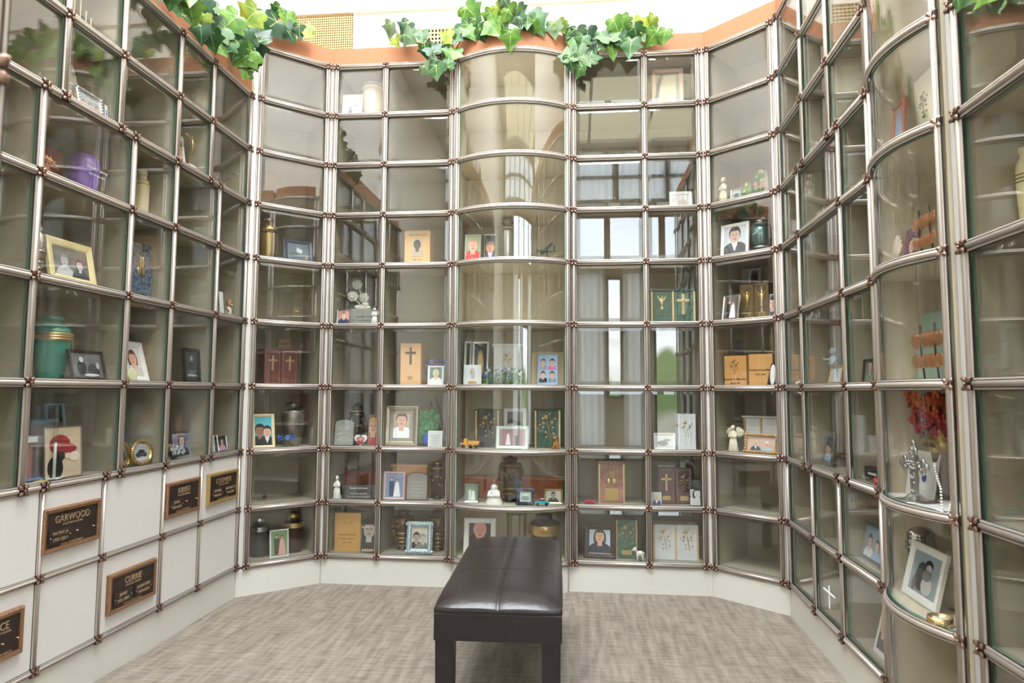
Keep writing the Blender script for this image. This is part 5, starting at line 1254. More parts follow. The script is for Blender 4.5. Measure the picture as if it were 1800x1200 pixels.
urn(('C', 8, 873, 922, 800, .115), 'big bronze amphora with scroll relief in the middle of the bay', 'classic', mat('dark_bronze_vase', (70, 56, 44), .25, .7), (.18, .3, .8), mat('bronze_rib', (140, 112, 80), .25, .9), relief=30, rm=mat('pale_bronze_scroll', (170, 150, 116), .25, .9))
r_, W_, H_ = box_urn(('C', 8, 816, 990, 838, .218), 'long polished cherry wood chest behind the bay keepsakes', mat('polished_cherry', (176, 100, 62), .18, coat=.6), D=.11, name='wooden_chest', cat='chest', cap=.014, capm=mat('polished_cherry_lid', (196, 124, 84), .15, coat=.6))
picframe(('C', 8, 816, 842, 850, .03), 'small rounded silver frame with a green tinted photo', SILVER, ('stand2', (120, 150, 120), figs(a=figs(cloth=(210, 214, 206)), b=figs(cloth=(230, 232, 226), gown=True))), bw=.14)
M_, W_, H_ = wide(('C', 8, 853, 884, 851, -.03))
r_ = thing('hooded_figurine', M_, 'white kneeling hooded statue at the front of the bay', 'figurine')
b_ = MB().m(CHINA).lathe([(0, 0), (W_ * .49, 0), (W_ * .50, H_ * .06), (W_ * .44, H_ * .22), (W_ * .35, H_ * .42), (W_ * .31, H_ * .58), (W_ * .26, H_ * .70), (W_ * .15, H_ * .80), (0, H_ * .84)], seg=24, sy=.7)
for sg in (-1, 1): b_.tube([(sg * W_ * .24, -.004, H_ * .66), (sg * W_ * .30, -W_ * .2, H_ * .46), (sg * W_ * .03, -W_ * .32, H_ * .48)], [W_ * .10, W_ * .10, W_ * .06], 8)
for i in range(7): b_.tube([((i - 3) * W_ * .13, -W_ * .32 + abs(i - 3) * W_ * .05, .002), ((i - 3) * W_ * .06, -W_ * .24, H_ * .38)], [W_ * .045, W_ * .02], 5)
b_.obj('draped_robe', r_)
MB().m(CHINA).ell(0, .002, H_ * .84, W_ * .20, W_ * .19, H_ * .16, 16, 10).obj('hood', r_)
MB().m(CHINA).ell(0, -W_ * .13, H_ * .83, W_ * .11, W_ * .09, H_ * .095, 12, 8).obj('face', r_)
picframe(('C', 8, 908, 939, 858, -.02), 'small square dark beaded frame with a pale picture', mat('dark_bead_frame', (60, 66, 84), .3, .4), ('blob', (186, 200, 196), figs(s=[((140, 160, 150), 0, .35, .4, .2), ((220, 226, 222), 0, .7, .3, .1)])), bw=.2, ornate=True)
M_, W_, H_ = spot('C', 8, 940, 966, 876, -.02)
TQ = mat('turquoise_car_paint', (48, 166, 186), .2, coat=.5); r_ = thing('toy_car', M_, 'turquoise vintage toy car on the bay shelf', 'toy car')
MB().m(TQ).prism([(-W_ / 2, H_ * .25), (W_ / 2, H_ * .25), (W_ / 2, H_ * .6), (W_ * .22, H_ * .66), (-W_ * .3, H_ * .64), (-W_ / 2, H_ * .55)], -.012, .012).obj('body', r_, bevel=.002)
MB().m(CRYSTAL).prism([(-W_ * .22, H_ * .62), (W_ * .22, H_ * .62), (W_ * .12, H_ * .98), (-W_ * .12, H_ * .98)], -.0095, .0095).obj('windows', r_)
MB().m(WHITE).box(-W_ * .12, W_ * .12, -.0098, .0098, H_ * .95, H_).obj('roof', r_)
for x in (-.3, .3):
    for y in (-.0125, .0125):
        q = MB().m(BLACK); q.T = Matrix.Translation((W_ * x, y, H_ * .24)) @ Matrix.Rotation(PI / 2, 4, 'X'); q.lathe([(0, -.002), (H_ * .22, -.002), (H_ * .24, 0), (H_ * .22, .002), (0, .002)], seg=14).obj('wheel', r_)
picframe(('C', 8, 956, 989, 859, .04), 'gold rimmed frame with old photo at the bay right edge', mat('antique_gold_rim', (196, 180, 140), .3, .8), ('head', (190, 182, 166), figs(skin=(150, 140, 126), cloth=(60, 56, 54))), bw=.13)
picframe(('C', 9, 815, 871, 911, .05), 'white framed portrait of a bald man behind the bench', WHITE, ('head', (52, 46, 52), figs(skin=(226, 160, 150), hair=(226, 160, 150), cloth=(60, 60, 70), s=.6)), bw=.16)
urn(('C', 9, 931, 982, 903, .14), 'grey urn with a wide brass band behind the bench', 'vase', mat('slate_grey_metal', (70, 68, 66), .35, .5), (), None)
M_, W_, H_ = spot('C', 9, 929, 984, 903, .14)
M2_ = [o for o in bpy.data.objects if o.get('label') == 'grey urn with a wide brass band behind the bench'][0]
MB().m(BRASS).lathe([(W_ * .478, H_ * .52), (W_ * .505, H_ * .55), (W_ * .512, H_ * .73), (W_ * .49, H_ * .76)], seg=32).obj('brass_band', M2_)

# ------------------------------------------------------------------ cabinet right of the bay
picframe(('D', 1, 1146, 1201, 117, .14), 'empty blush pink frame with grey mount in the top row', mat('blush_pink_frame', (222, 184, 166), .4), ('blob', (206, 196, 172), figs(s=[])), bw=.13, mat_=mat('dove_grey_mount', (150, 146, 140), .5), tilt=-3)
picframe(('D', 3, 1177, 1217, 336, .12), 'white framed pale landscape photo under trailing ivy', WHITE, ('blob', (206, 200, 196), figs(s=[((180, 166, 150), .1, .4, .3, .25)])), bw=.16)
r_, W_, H_ = box_urn(('D', 5, 1144, 1222, 508, .07), 'double green marble urn with gold pillars, dove and cross', GREENM, D=.12, emb=None, pillars=False, cap=.012, capm=mat('dark_green_slab', (40, 66, 60), .2))
for x in (-.5, -.02, .46): MB().m(mat('pale_onyx_pillar', (206, 186, 130), .25)).box(W_ * x, W_ * (x + .04), -.006, .01, 0, H_ - .012).obj('pillar', r_)
emblem('dove', r_, GOLD, -W_ * .25, H_ * .62, H_ * .42, 0); emblem('cross', r_, GOLD, W_ * .23, H_ * .56, H_ * .6, 0)
box_urn(('D', 7, 1191, 1223, 727, .07), 'white marble box urn with gold rose, right column', WHITEM, D=.12, emb='rose', esize=.6)
picframe(('D', 7, 1149, 1187, 761, .06), 'pale framed black and white photo beside the white marble urn', WHITE, ('blob', (196, 198, 200), figs(s=[((80, 82, 86), -.1, .35, .3, .2), ((120, 122, 126), .15, .6, .2, .1)])), bw=.10)
r_, W_, H_ = box_urn(('D', 8, 1052, 1098, 810, .10), 'pink marble temple urn with gold praying hands', mat('salmon_marble', (176, 122, 106), .25, spots=(140, 92, 80), sscale=26), D=.11, cap=.018, capm=PINKM, pillars=True)
emblem('hands', r_, GOLD, 0, H_ * .60, H_ * .42, 0); MB().m(BRASS).box(-W_ * .26, W_ * .26, -.004, 0, H_ * .06, H_ * .34).obj('name_plate', r_, bevel=.001)
M_, W_, H_ = spot('D', 8, 1026, 1048, 870, .06)
r_ = thing('lotus_flower', M_, 'small magenta lotus flower candle beside the pink marble urn', 'flower'); q_ = MB().m(mat('magenta_wax', (176, 30, 80), .4))
for ring_, n_, s_, t_ in ((0, 6, .016, .35), (1, 7, .018, .8), (2, 8, .018, 1.25)):
    for i in range(n_):
        a = 2 * PI * i / n_ + ring_ * .3; rr = .004 + .006 * ring_
        P = Vector((rr * math.cos(a), rr * math.sin(a), .004)); D_ = Vector((math.cos(a) * math.sin(t_), math.sin(a) * math.sin(t_), math.cos(t_)))
        q_.tube([P, P + D_ * s_ * .5, P + D_ * s_ * .85, P + D_ * s_ * 1.15], [.002, .006, .005, .0006], 6)
q_.obj('petals', r_)
box_urn(('D', 8, 1156, 1218, 822, .10), 'pair of burgundy leather box urns with cross and flower emblems', mat('plum_burgundy_leather', (84, 50, 58), .4), D=.13, panels=2, emb=['cross', 'rose'], plate=True, inset=True, esize=.6)
card(('D', 8, 1146, 1163, 865, .04), 'small photo of a man in a blue suit against the burgundy urns', PAPER, ('head', (170, 180, 170), figs(hair=(190, 186, 180), cloth=(40, 56, 110), shirt=(230, 230, 230))))
card(('D', 8, 1212, 1234, 843, .05), 'black and white photo cut out of an embracing couple', mat('black_card', (40, 42, 44), .5), ('couple', (60, 62, 64), figs(a=figs(skin=(200, 200, 200), cloth=(220, 220, 220)), b=figs(skin=(210, 210, 210), cloth=(200, 200, 200), long=True))))
M_, W_, H_ = spot('D', 8, 1156, 1186, 822, .15)
r_ = thing('rolled_scroll', M_ @ Matrix.Translation((0, 0, H_ + .0075)), 'rolled white paper lying on top of the burgundy urns', 'paper'); MB().m(PAPER).tube([(-W_ / 2, 0, 0), (W_ / 2, 0, 0)], .0075, 12).obj('roll', r_)
M_, W_, H_ = spot('D', 8, 1190, 1212, 822, .15)
r_ = thing('snow_globe', M_ @ Matrix.Translation((0, 0, H_)), 'small clear globe ornament on top of the burgundy urns', 'ornament'); MB().m(WHITE).lathe([(0, 0), (.022, 0), (.02, .01), (0, .01)], seg=18).obj('base', r_); MB().m(mat('pale_aqua', (176, 206, 206), .15)).ell(0, 0, .024, .02, seg=16, rings=10).obj('globe', r_)
picframe(('D', 9, 1026, 1082, 922, .07, -6), 'dark wood framed colour portrait of a woman with wavy hair', DARKWOOD, ('head', (190, 206, 220), figs(hair=(70, 48, 38), skin=(222, 176, 150), cloth=(40, 44, 60), long=True, s=.58)), bw=.17, tilt=-10)
r_, W_, H_ = box_urn(('D', 9, 1083, 1120, 914, .08), 'green marble box urn with gold roses, bottom row', mat('sea_green_marble', (60, 98, 86), .2, spots=(84, 122, 108), sscale=30), D=.12, emb='rose', pillars=True, plate=True, esize=.72)
animal(('D', 9, 1111, 1135, 960, .03), 'white standing lamb figurine in the bottom row', CHINA, 'lamb_figurine', 'figurine', sit=False)
r_, W_, H_ = box_urn(('D', 9, 1148, 1228, 922, .07), 'pair of white marble box urns with gold flower emblems, bottom row', WHITEM, D=.12, panels=2, emb='rose', esize=.6)
for x in (-.5, -.02, .46): MB().m(mat('ochre_pillar', (206, 170, 110), .3)).box(W_ * x, W_ * (x + .04), -.003, .01, 0, H_).obj('pillar', r_)

# ------------------------------------------------------------------ angled cabinet, back right
r_, W_, H_, hw_ = statue(('E', 3, 1262, 1281, 312, .08), 'small crowned robed figurine with a halo', mat('pale_gilt_robe', (196, 186, 160), .35, .3))
MB().m(GOLD).tube([(.016 * math.cos(a * PI / 8), .002, H_ * .92 + .016 * math.sin(a * PI / 8)) for a in range(17)], .0016, 5).obj('halo', r_)
picframe(('E', 3, 1285, 1305, 331, .06), 'tiny silver framed picture between the figurine and plants', SILVER, ('blob', (130, 150, 150), figs(s=[((60, 80, 80), 0, .4, .3, .3)])), bw=.14)
flowers(('E', 3, 1252, 1266, 325, .14), 'little green plant at the left of the haloed figurine', [(120, 170, 90)], (80, 140, 60), 4, name='small_plant', cat='plant', leaves=20)
flowers(('E', 3, 1306, 1324, 318, .12), 'little green plant with pale leaves right of the tiny picture', [(206, 214, 150)], (90, 150, 70), 6, name='small_plant', cat='plant', leaves=22)
flowers(('E', 3, 1327, 1346, 300, .14), 'little flowering plant near the glass ornament, back right corner', [(222, 214, 190), (206, 150, 140)], (70, 140, 60), 10, name='small_plant', cat='plant', leaves=24)
M_, W_, H_ = spot('E', 3, 1338, 1354, 296, .08)
r_ = thing('glass_spire', M_, 'tall clear glass spire ornament on the upper right shelf', 'ornament'); MB().m(CRYSTAL).prism([(-W_ * .3, 0), (W_ * .4, 0), (W_ * .1, H_)], -.006, .006).obj('spire', r_)
picframe(('E', 4, 1267, 1316, 392, .08), 'white framed portrait of a man in a grey suit and tie', WHITE, ('head', (206, 212, 216), figs(skin=(206, 176, 160), hair=(56, 50, 48), cloth=(86, 90, 94), shirt=(232, 234, 238), s=.56)), bw=.11, tilt=-5)
urn(('E', 4, 1318, 1358, 380, .15), 'teal silver ginger jar engraved with flying doves', 'round', mat('teal_silver_enamel', (92, 124, 122), .14, .75), (.2, .8), SILVER, lidm=SILVER, relief=8, rm=SILVER)
picframe(('E', 5, 1269, 1298, 517, .06), 'silver framed wedding photo left of the dove urns', SILVER, ('stand2', (90, 76, 74), figs(a=figs(cloth=(30, 28, 32)), b=figs(cloth=(226, 226, 228), gown=True))), bw=.14, tilt=-12)
box_urn(('E', 5, 1300, 1352, 498, .12), 'pair of bronze brown box urns with gold doves and plates', mat('bronze_brown_leather', (104, 86, 58), .4), D=.12, panels=2, emb='dove', plate=True, inset=True, esize=.72, em=mat('soft_gold', (216, 186, 120), .28, .9))
card(('E', 5, 1352, 1363, 516, .05), 'narrow white framed print at the right of the dove urns', PAPER, ('head', (90, 110, 100), figs()))
picframe(('E', 5, 1311, 1332, 457, .25), 'small pale framed portrait raised at the back above the dove urns', mat('pale_lavender_frame', (166, 168, 186), .4), ('head', (96, 60, 54), figs(skin=(150, 90, 70), cloth=(40, 30, 34))), bw=.2)
_o = [o for o in bpy.data.objects if o.get('label', '').startswith('small pale framed portrait raised')][0]
r_, W_, H_ = box_urn(('E', 6, 1273, 1312, 625, .08), 'honey oak box urn engraved with roses and a name', mat('honey_oak', (206, 156, 96), .42, spots=(190, 138, 80), sscale=7, smix=1.5), D=.13, words=(('Donna V. Marshall', .105, .20), ('July 28, 1961', .07, .08)))
emblem('rose', r_, cm((130, 100, 72)), -.005, H_ * .64, H_ * .48, 0)
r_, W_, H_ = box_urn(('E', 6, 1316, 1358, 622, .08), 'honey oak box urn with script lettering beside the rose box', mat('honey_oak_paler', (212, 164, 104), .42, spots=(196, 146, 88), sscale=7, smix=1.5), D=.13, words=(('Forever in my Heart', .09, .48), ('1935 - 2012', .07, .34)))
M_, W_, H_ = spot('E', 6, 1347, 1367, 634, .045, tilt=-8)
r_ = thing('shell_ornament', M_, 'white feather shaped ornament on dark wood against the oak boxes', 'ornament')
MB().m(DARKWOOD).prism([(-W_ / 2, 0), (W_ / 2, 0), (W_ / 2, H_), (-W_ * .2, H_ * .9)], .002, .008).obj('backing', r_)
MB().m(CHINA).ell(W_ * .02, -.001, H_ * .45, W_ * .26, .005, H_ * .42, 12, 8).obj('feather', r_)
box_urn(('E', 7, 1308, 1370, 731, .14), 'pair of white marble box urns under one slab behind the gilt frame', WHITEM, D=.12, panels=2, cap=.010, capm=WHITEM, plate=False, pillars=True)
statue(('E', 7, 1268, 1308, 747, .08), 'ivory angel figurine with feathered wings sitting with folded robe', mat('ivory_resin', (222, 214, 190), .5), wings=True)
picframe(('E', 7, 1309, 1368, 762, .05), 'ornate gilt frame with colour photo of an older couple', mat('carved_gilt', (196, 160, 106), .4, .6), ('couple', (206, 176, 160), figs(a=figs(hair=(200, 196, 190), cloth=(40, 66, 96), shirt=(230, 232, 236)), b=figs(hair=(226, 220, 214), cloth=(170, 206, 222)))), bw=.17, ornate=True, tilt=-8)

# ------------------------------------------------------------------ right wall cabinet and small bay
M_, W_, H_ = wide(('R', 4, 1486, 1518, 249, .10))
r_ = thing('orchid', M_, 'magenta artificial orchid with green leaves in a clear pot', 'flowers'); MG = mat('magenta_petal', (206, 66, 178), .45)
st_ = [(0, 0, .05), (.01, 0, H_ * .5), (-.01, 0, H_ * .85), (-.03, -.01, H_ * .95)]
MB().m(cm((70, 120, 70), 'leaf')).tube(st_, .003, 6).obj('stem', r_)
for i, (x, z) in enumerate(((.02, .93), (-.035, .80), (.012, .72), (-.03, .60), (.02, .52), (-.02, .42), (.015, .88))):
    b_ = MB().m(MG)
    for k in range(5):
        a = PI / 2 + k * 2 * PI / 5; b_.ell(x + .022 * math.cos(a), -.016, H_ * z + .022 * math.sin(a), .019, .004, .015, 9, 5)
    b_.m(WHITE).ell(x, -.020, H_ * z, .006, seg=6, rings=4); b_.obj('blossom', r_)
b_ = MB().m(cm((60, 120, 84), 'leaf'))
for sg in (-1, 1, .3): b_.add([(0, 0, .05), (sg * .03, -.016, .085), (sg * .06, 0, .06), (sg * .03, .016, .075)], [(0, 1, 2, 3)], True)
b_.obj('leaves', r_); MB().m(CRYSTAL).lathe([(0, 0), (.03, 0), (.036, .055), (.033, .055), (.028, .004), (0, .004)], seg=20).obj('glass_pot', r_)
r_, W_, H_, hw_ = statue(('R', 6, 1441, 1482, 612, .09), 'pale blue angel figurine with outstretched arm and lacy wings', mat('pale_blue_porcelain', (176, 196, 214), .35), wings=True, wm=CRYSTAL)
MB().m(CHINA).tube([(-hw_ * .6, -.005, H_ * .72), (-W_ * .45, -.015, H_ * .70), (-W_ * .75, -.02, H_ * .74)], [.005, .004, .003], 7).obj('outstretched_arm', r_)
picframe(('R', 6, 1458, 1481, 642, .04), 'gold framed black and white portrait before the blue angel', GOLD, ('head', (190, 200, 206), figs(skin=(206, 206, 206), cloth=(230, 232, 236), hair=(60, 60, 60))), bw=.12, tilt=-12)
picframe(('R', 6, 1504, 1541, 632, .06), 'black framed photo of a soldier in a cap', BLACK, ('head', (96, 116, 124), figs(hair=(44, 50, 46), skin=(206, 160, 140), cloth=(130, 140, 116), s=.6)), bw=.06, tilt=-6)
picframe(('R', 7, 1431, 1463, 758, .07), 'scalloped silver framed blue toned photo leaning near corner', SILVER, ('couple', (60, 90, 130), figs(a=figs(cloth=(120, 160, 200)), b=figs(cloth=(150, 190, 220)))), bw=.17, tilt=-10)
r_ = picframe(('R', 7, 1510, 1547, 762, .10), 'tall portrait of a man in white shirt and black tie', mat('clear_edge', (150, 160, 158), .2), ('head', (110, 112, 112), figs(skin=(190, 150, 140), hair=(60, 50, 46), cloth=(206, 214, 226), shirt=(20, 20, 26), s=.42)), bw=.03)
r_, W_, H_ = box_urn(('R', 7, 1520, 1549, 822, .04), 'black name block before the portrait in white shirt', BLACK, D=.03, name='name_stone', cat='plaque'); text(r_, 'anne marie', H_ * .3, PAPER, 0, H_ * .5, -.001)
M_, W_, H_ = spot('R', 7, 1536, 1549, 835, .03)
r_ = thing('red_ornament', M_, 'small red felt bird beside the black name block', 'ornament'); MB().m(mat('red_felt', (190, 40, 40), .8)).ell(0, 0, .010, .016, .010, .010, 12, 8).ell(-.012, 0, .018, .007, seg=10, rings=6).obj('body', r_)
picframe(('R', 8, 1507, 1552, 920, .07), 'clear framed collage photo with a person in pale blue', CRYSTAL, ('couple', (120, 150, 176), figs(a=figs(cloth=(226, 230, 236), skin=(214, 150, 130)), b=figs(cloth=(140, 180, 222), skin=(206, 170, 150)))), bw=.10, tilt=-10)
box_urn(('R', 8, 1488, 1500, 952, .12), 'bronze wreath block behind the collage photo, right wall', mat('bronze_wreath', (120, 96, 56), .4, .6), D=.04, name='keepsake_box', cat='box')
M_, W_, H_ = spot('R', 9, 1452, 1466, 1030, -.004, yb=1069)
r_ = thing('door_cross', M_, 'tiny white cross fixed to the lower right glass door', 'cross'); MB().m(WHITE).box(-.003, .003, -.004, 0, 0, H_).box(-W_ * .7, W_ * .7, -.0042, 0, H_ * .66, H_ * .72).obj('cross', r_)
card(('R', 9, 1533, 1554, 1068, .05), 'white bordered portrait print leaning at the lowest right niche', PAPER, ('head', (160, 120, 110), figs(hair=(110, 76, 60), skin=(226, 190, 176), s=.6)), margin=.18, tilt=-14)
picframe(('R', 9, 1518, 1530, 1090, .12), 'dark transparent plaque edge behind the lowest portrait print', CRYSTAL, ('lines', (60, 62, 62), figs(ink=(150, 150, 150))), bw=.06)
box_urn(('R', 8, 1416, 1428, 858, .16), 'reddish brown wooden board at the back near the corner, right wall', CHERRY, D=.03, name='wooden_board', cat='board')
# small bay
r_, W_, H_ = box_urn(('F', 4, 1606, 1640, 130, .08), 'white marble plaque urn with lily and gold plates, small bay', mat('ivory_marble', (226, 220, 200), .3), D=.08, plate=True, esize=.5)
emblem('rose', r_, cm((120, 106, 80)), 0, H_ * .6, H_ * .34, 0)
picframe(('F', 4, 1568, 1591, 180, .04), 'brown wooden frame with a blue grey oval', mat('reddish_wood_frame', (150, 92, 70), .4), ('blob', (170, 130, 110), figs(s=[((140, 156, 186), 0, .5, .36, .44)])), bw=.14, tilt=-3)
def butterfly(sp, label, n=2, hands=False):
    M, W, H = spot(*sp[:6]); r = thing('metal_sculpture', M, label, 'sculpture'); cp = mat('copper_petal', (190, 132, 88), .3, .7)
    MB().m(DARKWOOD).box(-W * .3, W * .3, -.015, .02, 0, .008).obj('base', r)
    for i in range(n):
        cx = -W * .22 + i * W * .44
        for sg in (-1, 1):
            for z, s_ in ((.70, .30), (.34, .26)):
                pts = []
                for k in range(12):
                    a = 2 * PI * k / 12; rr = (1 + .25 * math.cos(2 * a)) * .5
                    pts.append((cx + sg * (W * .10 + W * .13 * math.cos(a) * rr * 2), H * z + H * s_ * .62 * math.sin(a) * rr * 1.8))
                b = MB().m(cp); y0 = -.004 * k / 12
                V = [(x, -.010 - .02 * abs(x - cx) / W, zz) for x, zz in pts] + [(cx + sg * W * .10, -.022, H * z)]
                b.add(V, [(k, (k + 1) % 12, 12) if sg > 0 else ((k + 1) % 12, k, 12) for k in range(12)], True)
                b.tube([V[k] for k in range(12)] + [V[0]], .0014, 5)
                b.obj('copper_wing' if not hands else 'copper_hand', r)
        MB().m(mat('dark_wire', (60, 50, 44), .4, .6)).tube([(cx, -.005, .006), (cx, -.012, H * .5), (cx, -.012, H * .95)], .003, 6).obj('stem', r)
    return r
butterfly(('F', 5, 1611, 1655, 360, .03), 'pair of copper butterfly sculptures on wire stems')
box_urn(('F', 5, 1553, 1606, 402, .14), 'dark blue box behind the shell ornament in the small bay', mat('dark_blue_box', (60, 64, 82), .5), D=.08, name='keepsake_box', cat='box')
M_, W_, H_ = spot('F', 5, 1564, 1588, 412, .05)
r_ = thing('seashell', M_, 'ribbed pale seashell standing by the dark blue box', 'shell'); b_ = MB().m(mat('pale_shell', (206, 186, 170), .5))
for k in range(9):
    a = -1.1 + k * .275; b_.tube([(0, 0, .004), (math.sin(a) * W_ * .3, -.01, H_ * .5 * math.cos(a * .6)), (math.sin(a) * W_ * .5, 0, H_ * .95 * math.cos(a * .7))], [.002, W_ * .07, W_ * .06], 7)
b_.obj('shell', r_)
picframe(('F', 5, 1591, 1610, 400, .05), 'small plum coloured frame between shell and copper butterflies', mat('plum_frame', (110, 72, 96), .4), ('head', (120, 90, 110), figs()), bw=.2)
butterfly(('F', 6, 1611, 1668, 564, .03), 'broad copper sculpture of folded hand shapes', hands=True)
card(('F', 6, 1608, 1668, 545, .10), 'pale green board behind the copper hands', mat('sea_green_board', (150, 172, 162), .4))
urn(('F', 7, 1632, 1684, 752, .10), 'tapering bronze brown vase with engraved brass collar', 'bullet', mat('bronze_brown_glaze', (120, 104, 90), .3, .4), name='tall_vase', cat='vase')
_v = [o for o in bpy.data.objects if o.get('label', '').startswith('tapering bronze brown vase')][0]
M_, W_, H_ = wide(('F', 7, 1632, 1684, 752, .10))
for c_o in list(_v.children): bpy.data.objects.remove(c_o)
MB().m(mat('bronze_brown_glaze', (120, 104, 90), .3, .4)).lathe([(0, 0), (W_ * .20, 0), (W_ * .22, H_ * .1), (W_ * .36, H_ * .5), (W_ * .49, H_ * .85), (W_ * .5, H_), (W_ * .46, H_), (W_ * .44, H_ * .85)], seg=32).obj('body', _v)
MB().m(BRASS).lathe([(W_ * .44, H_ * .66), (W_ * .455, H_ * .66), (W_ * .515, H_ * .97), (W_ * .50, H_ * .98)], seg=32).obj('brass_collar', _v)
text(_v, 'GREGORY', H_ * .11, cm((110, 90, 50)), -W_ * .05, H_ * .84, -W_ * .515); text(_v, '1932-1996', H_ * .09, cm((110, 90, 50)), -W_ * .05, H_ * .73, -W_ * .50)
M_, W_, H_ = spot('F', 7, 1584, 1672, 690, .10)
r_ = thing('autumn_bouquet', M_ @ Matrix.Translation((.04, 0, 0)), 'red and orange artificial bouquet in the tapering bronze vase', 'flowers'); rg_ = random.Random(11); vz_ = H_ * .52
for cc, nm_ in (((206, 96, 30), 'orange_petals'), ((176, 40, 30), 'red_petals'), ((160, 20, 60), 'crimson_petals')):
    b_ = MB().m(cm(cc, 'petal'))
    for i in range(75):
        x = rg_.uniform(-.48, .34) * W_; z = {'orange_petals': rg_.uniform(.82, 1.0), 'red_petals': rg_.uniform(.72, .95), 'crimson_petals': rg_.uniform(.62, .82)}[nm_] * H_; y = rg_.uniform(-.05, .04)
        a = rg_.uniform(0, 6.28); s_ = rg_.uniform(.014, .028)
        for k in range(4):
            q = a + k * 1.57; b_.ell(x + s_ * .45 * math.cos(q), y - .004 * (k % 2), z + s_ * .4 * math.sin(q), s_ * .42, s_ * .16, s_ * .34, 7, 4)
    b_.obj(nm_, r_)
b_ = MB().m(DARKWOOD)
for i in range(8): b_.tube([(-.005, 0, vz_), (rg_.uniform(-.4, .25) * W_, 0, H_ * .85)], .0015, 4)
b_.obj('stems', r_)
r_ = card(('F', 7, 1580, 1638, 791, .055), 'white devotional card with a saint in a red robe', PAPER, ('blob', (222, 222, 218), figs(s=[((150, 40, 44), -.28, .62, .16, .32), ((214, 180, 160), -.24, .8, .06, .07), ((190, 60, 70), -.2, .3, .16, .2), ((40, 80, 160), .12, .42, .08, .1)])), tilt=-10)
M_, W_, H_ = spot('F', 7, 1586, 1627, 781, .0)
r_ = thing('standing_cross', M_, 'ornate silver standing cross in the small bay', 'cross')
b_ = MB().m(SILVER).box(-W_ * .11, W_ * .11, -.005, .005, H_ * .12, H_ * .9).box(-W_ * .4, W_ * .4, -.005, .005, H_ * .56, H_ * .72)
for x, z in ((-.42, .64), (.42, .64), (0, .93)):
    for k in range(3):
        a = k * 2 * PI / 3 + {(-.42): PI, .42: 0, 0: PI / 2}[x]; b_.ell(W_ * x + W_ * .09 * math.cos(a), 0, H_ * z + W_ * .09 * math.sin(a), W_ * .09, .006, W_ * .09, 8, 6)
rg_ = random.Random(3)
for i in range(46):
    v_ = rg_.random() < .6
    b_.ell(rg_.uniform(-.1, .1) * W_ if v_ else rg_.uniform(-.38, .38) * W_, -.006, H_ * (rg_.uniform(.14, .88) if v_ else rg_.uniform(.58, .70)), .0035, .003, .0035, 6, 4)
b_.obj('cross', r_)
MB().m(SILVER).lathe([(0, 0), (W_ * .42, 0), (W_ * .4, H_ * .03), (W_ * .2, H_ * .06), (W_ * .10, H_ * .13)], seg=20).obj('foot', r_)
def rosary(pts, label):
    r = thing('rosary', BK['F'][0], label, 'rosary'); b = MB().m(CHINA)
    P = [Vector(p) for p in pts]; L = []
    for a, c in zip(P, P[1:]):
        n = max(2, int((c - a).length / .0075))
        L += [a.lerp(c, i / n) for i in range(n)]
    for p in L: b.ell(p.x, p.y, p.z, .0032, seg=6, rings=4)
    b.obj('beads', r); MB().m(CHINA).box(P[-1].x - .005, P[-1].x + .005, P[-1].y - .002, P[-1].y + .002, P[-1].z - .010, P[-1].z + .004).obj('medal', r)
u1_, z1_ = hit('F', 1640, 835, -.02); u2_, z2_ = hit('F', 1652, 852, -.02); u3_, z3_ = hit('F', 1655, 870, -.02); zf_ = ZL[7] + .014
rosary([(u1_ - .03, -.025, zf_), (u3_, -.02, zf_ + .002), (u2_ + .004, -.02, z2_ - .01), (u1_ + .004, -.015, z1_ + .01), (u1_ - .01, -.01, z1_ + .03)], 'white bead rosary draped on the white cloth, left strand')
rosary([(u3_ + .015, -.012, zf_), (u3_ + .028, -.010, zf_ + .03), (u3_ + .034, -.006, zf_ + .055), (u3_ + .040, -.004, zf_ + .062)], 'white bead rosary hanging before the tapering vase, right strand')
q_ = MB().m(mat('white_cloth', (226, 226, 224), .8)); q_.box(.07, .40, -.022, .20, ZL[7] + .0096, ZL[7] + .013)
tag(q_.obj('cloth'), 'white cloth spread over the small bay shelf', 'cloth'); bpy.data.objects['cloth'].matrix_world = BK['F'][0]
urn(('F', 8, 1584, 1646, 916, .10), 'large chrome bowl urn behind the white framed photo', 'bowl', mat('chrome', (190, 190, 192), .08, 1.0), (.62,), SILVER)
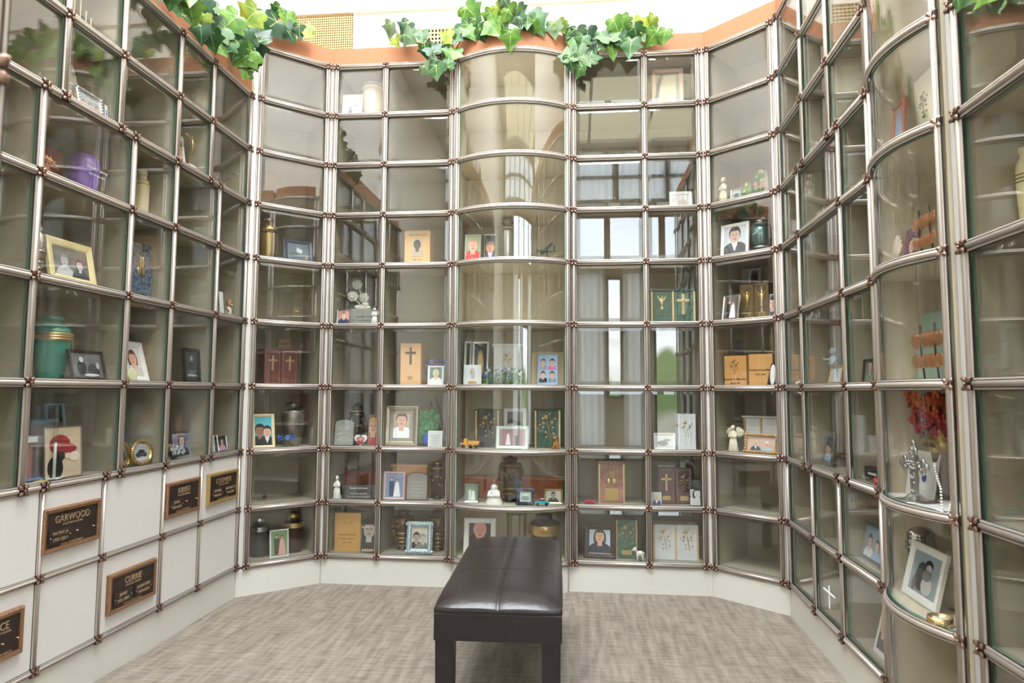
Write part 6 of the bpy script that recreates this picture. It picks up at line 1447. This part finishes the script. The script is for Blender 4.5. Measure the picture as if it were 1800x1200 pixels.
r_ = picframe(('F', 8, 1588, 1646, 960, .024), 'white framed black and white photo of a child on a chair, small bay', WHITE, ('blob', (150, 166, 176), figs(s=[((60, 62, 66), -.12, .42, .2, .36), ((40, 40, 44), .1, .76, .14, .12), ((190, 190, 190), .12, .68, .1, .09), ((200, 202, 204), .14, .25, .2, .22), ((90, 92, 96), -.3, .2, .08, .2), ((120, 122, 126), .1, .5, .16, .14)])), bw=.14, tilt=-14)
M_, W_, H_ = wide(('F', 8, 1630, 1678, 1058, -.012))
r_ = thing('candle_dish', M_, 'round gold mirrored dish of tealights at the small bay edge', 'candle holder')
H_ *= .45
MB().m(GOLD).lathe([(0, .004), (W_ * .46, .004), (W_ * .48, 0), (W_ * .5, .002), (W_ * .5, H_ * .8), (W_ * .48, H_ * .8), (W_ * .46, .010), (0, .010)], seg=14).obj('dish', r_)
for k in range(4):
    a = k * PI / 2 + .3; MB().m(CHINA).lathe([(0, .01), (W_ * .13, .01), (W_ * .13, H_ * .6), (0, H_ * .6)], cx=W_ * .22 * math.cos(a), cy=W_ * .22 * math.sin(a), seg=14).obj('tealight', r_)
urn(('F', 8, 1654, 1688, 965, .09), 'cream urn with silver collar at the small bay right side', 'bowl', mat('cream_enamel', (214, 206, 186), .3), (.6, .68), SILVER, lidm=SILVER)
# far right cabinet
urn(('G', 5, 1779, 1815, 262, .13), 'tall cream urn with thin dark bands at the right edge', 'vase', mat('cream_brass_glaze', (206, 194, 150), .35), (.62, .66, .7), mat('dark_brass_line', (90, 66, 40), .4, .8))
M_, W_, H_ = wide(('G', 9, 1764, 1796, 980, .10), yb=1012)
r_ = thing('sand_dollar', BK['G'][0] @ Matrix.Translation((hit('G', 1780, 996, .10)[0], .10, ZL[8] - .02)), 'pale round disc hanging in the dark right edge niche', 'ornament')
b_ = MB().m(mat('pale_disc', (206, 206, 200), .5)); b_.T = Matrix.Translation((0, 0, -H_ * .5 - (ZL[8] - .02 - M_.translation.z) + H_)) @ Matrix.Rotation(PI / 2, 4, 'X'); b_.lathe([(0, -.003), (W_ * .45, -.003), (W_ * .5, 0), (W_ * .45, .003), (0, .003)], seg=24).obj('disc', r_)
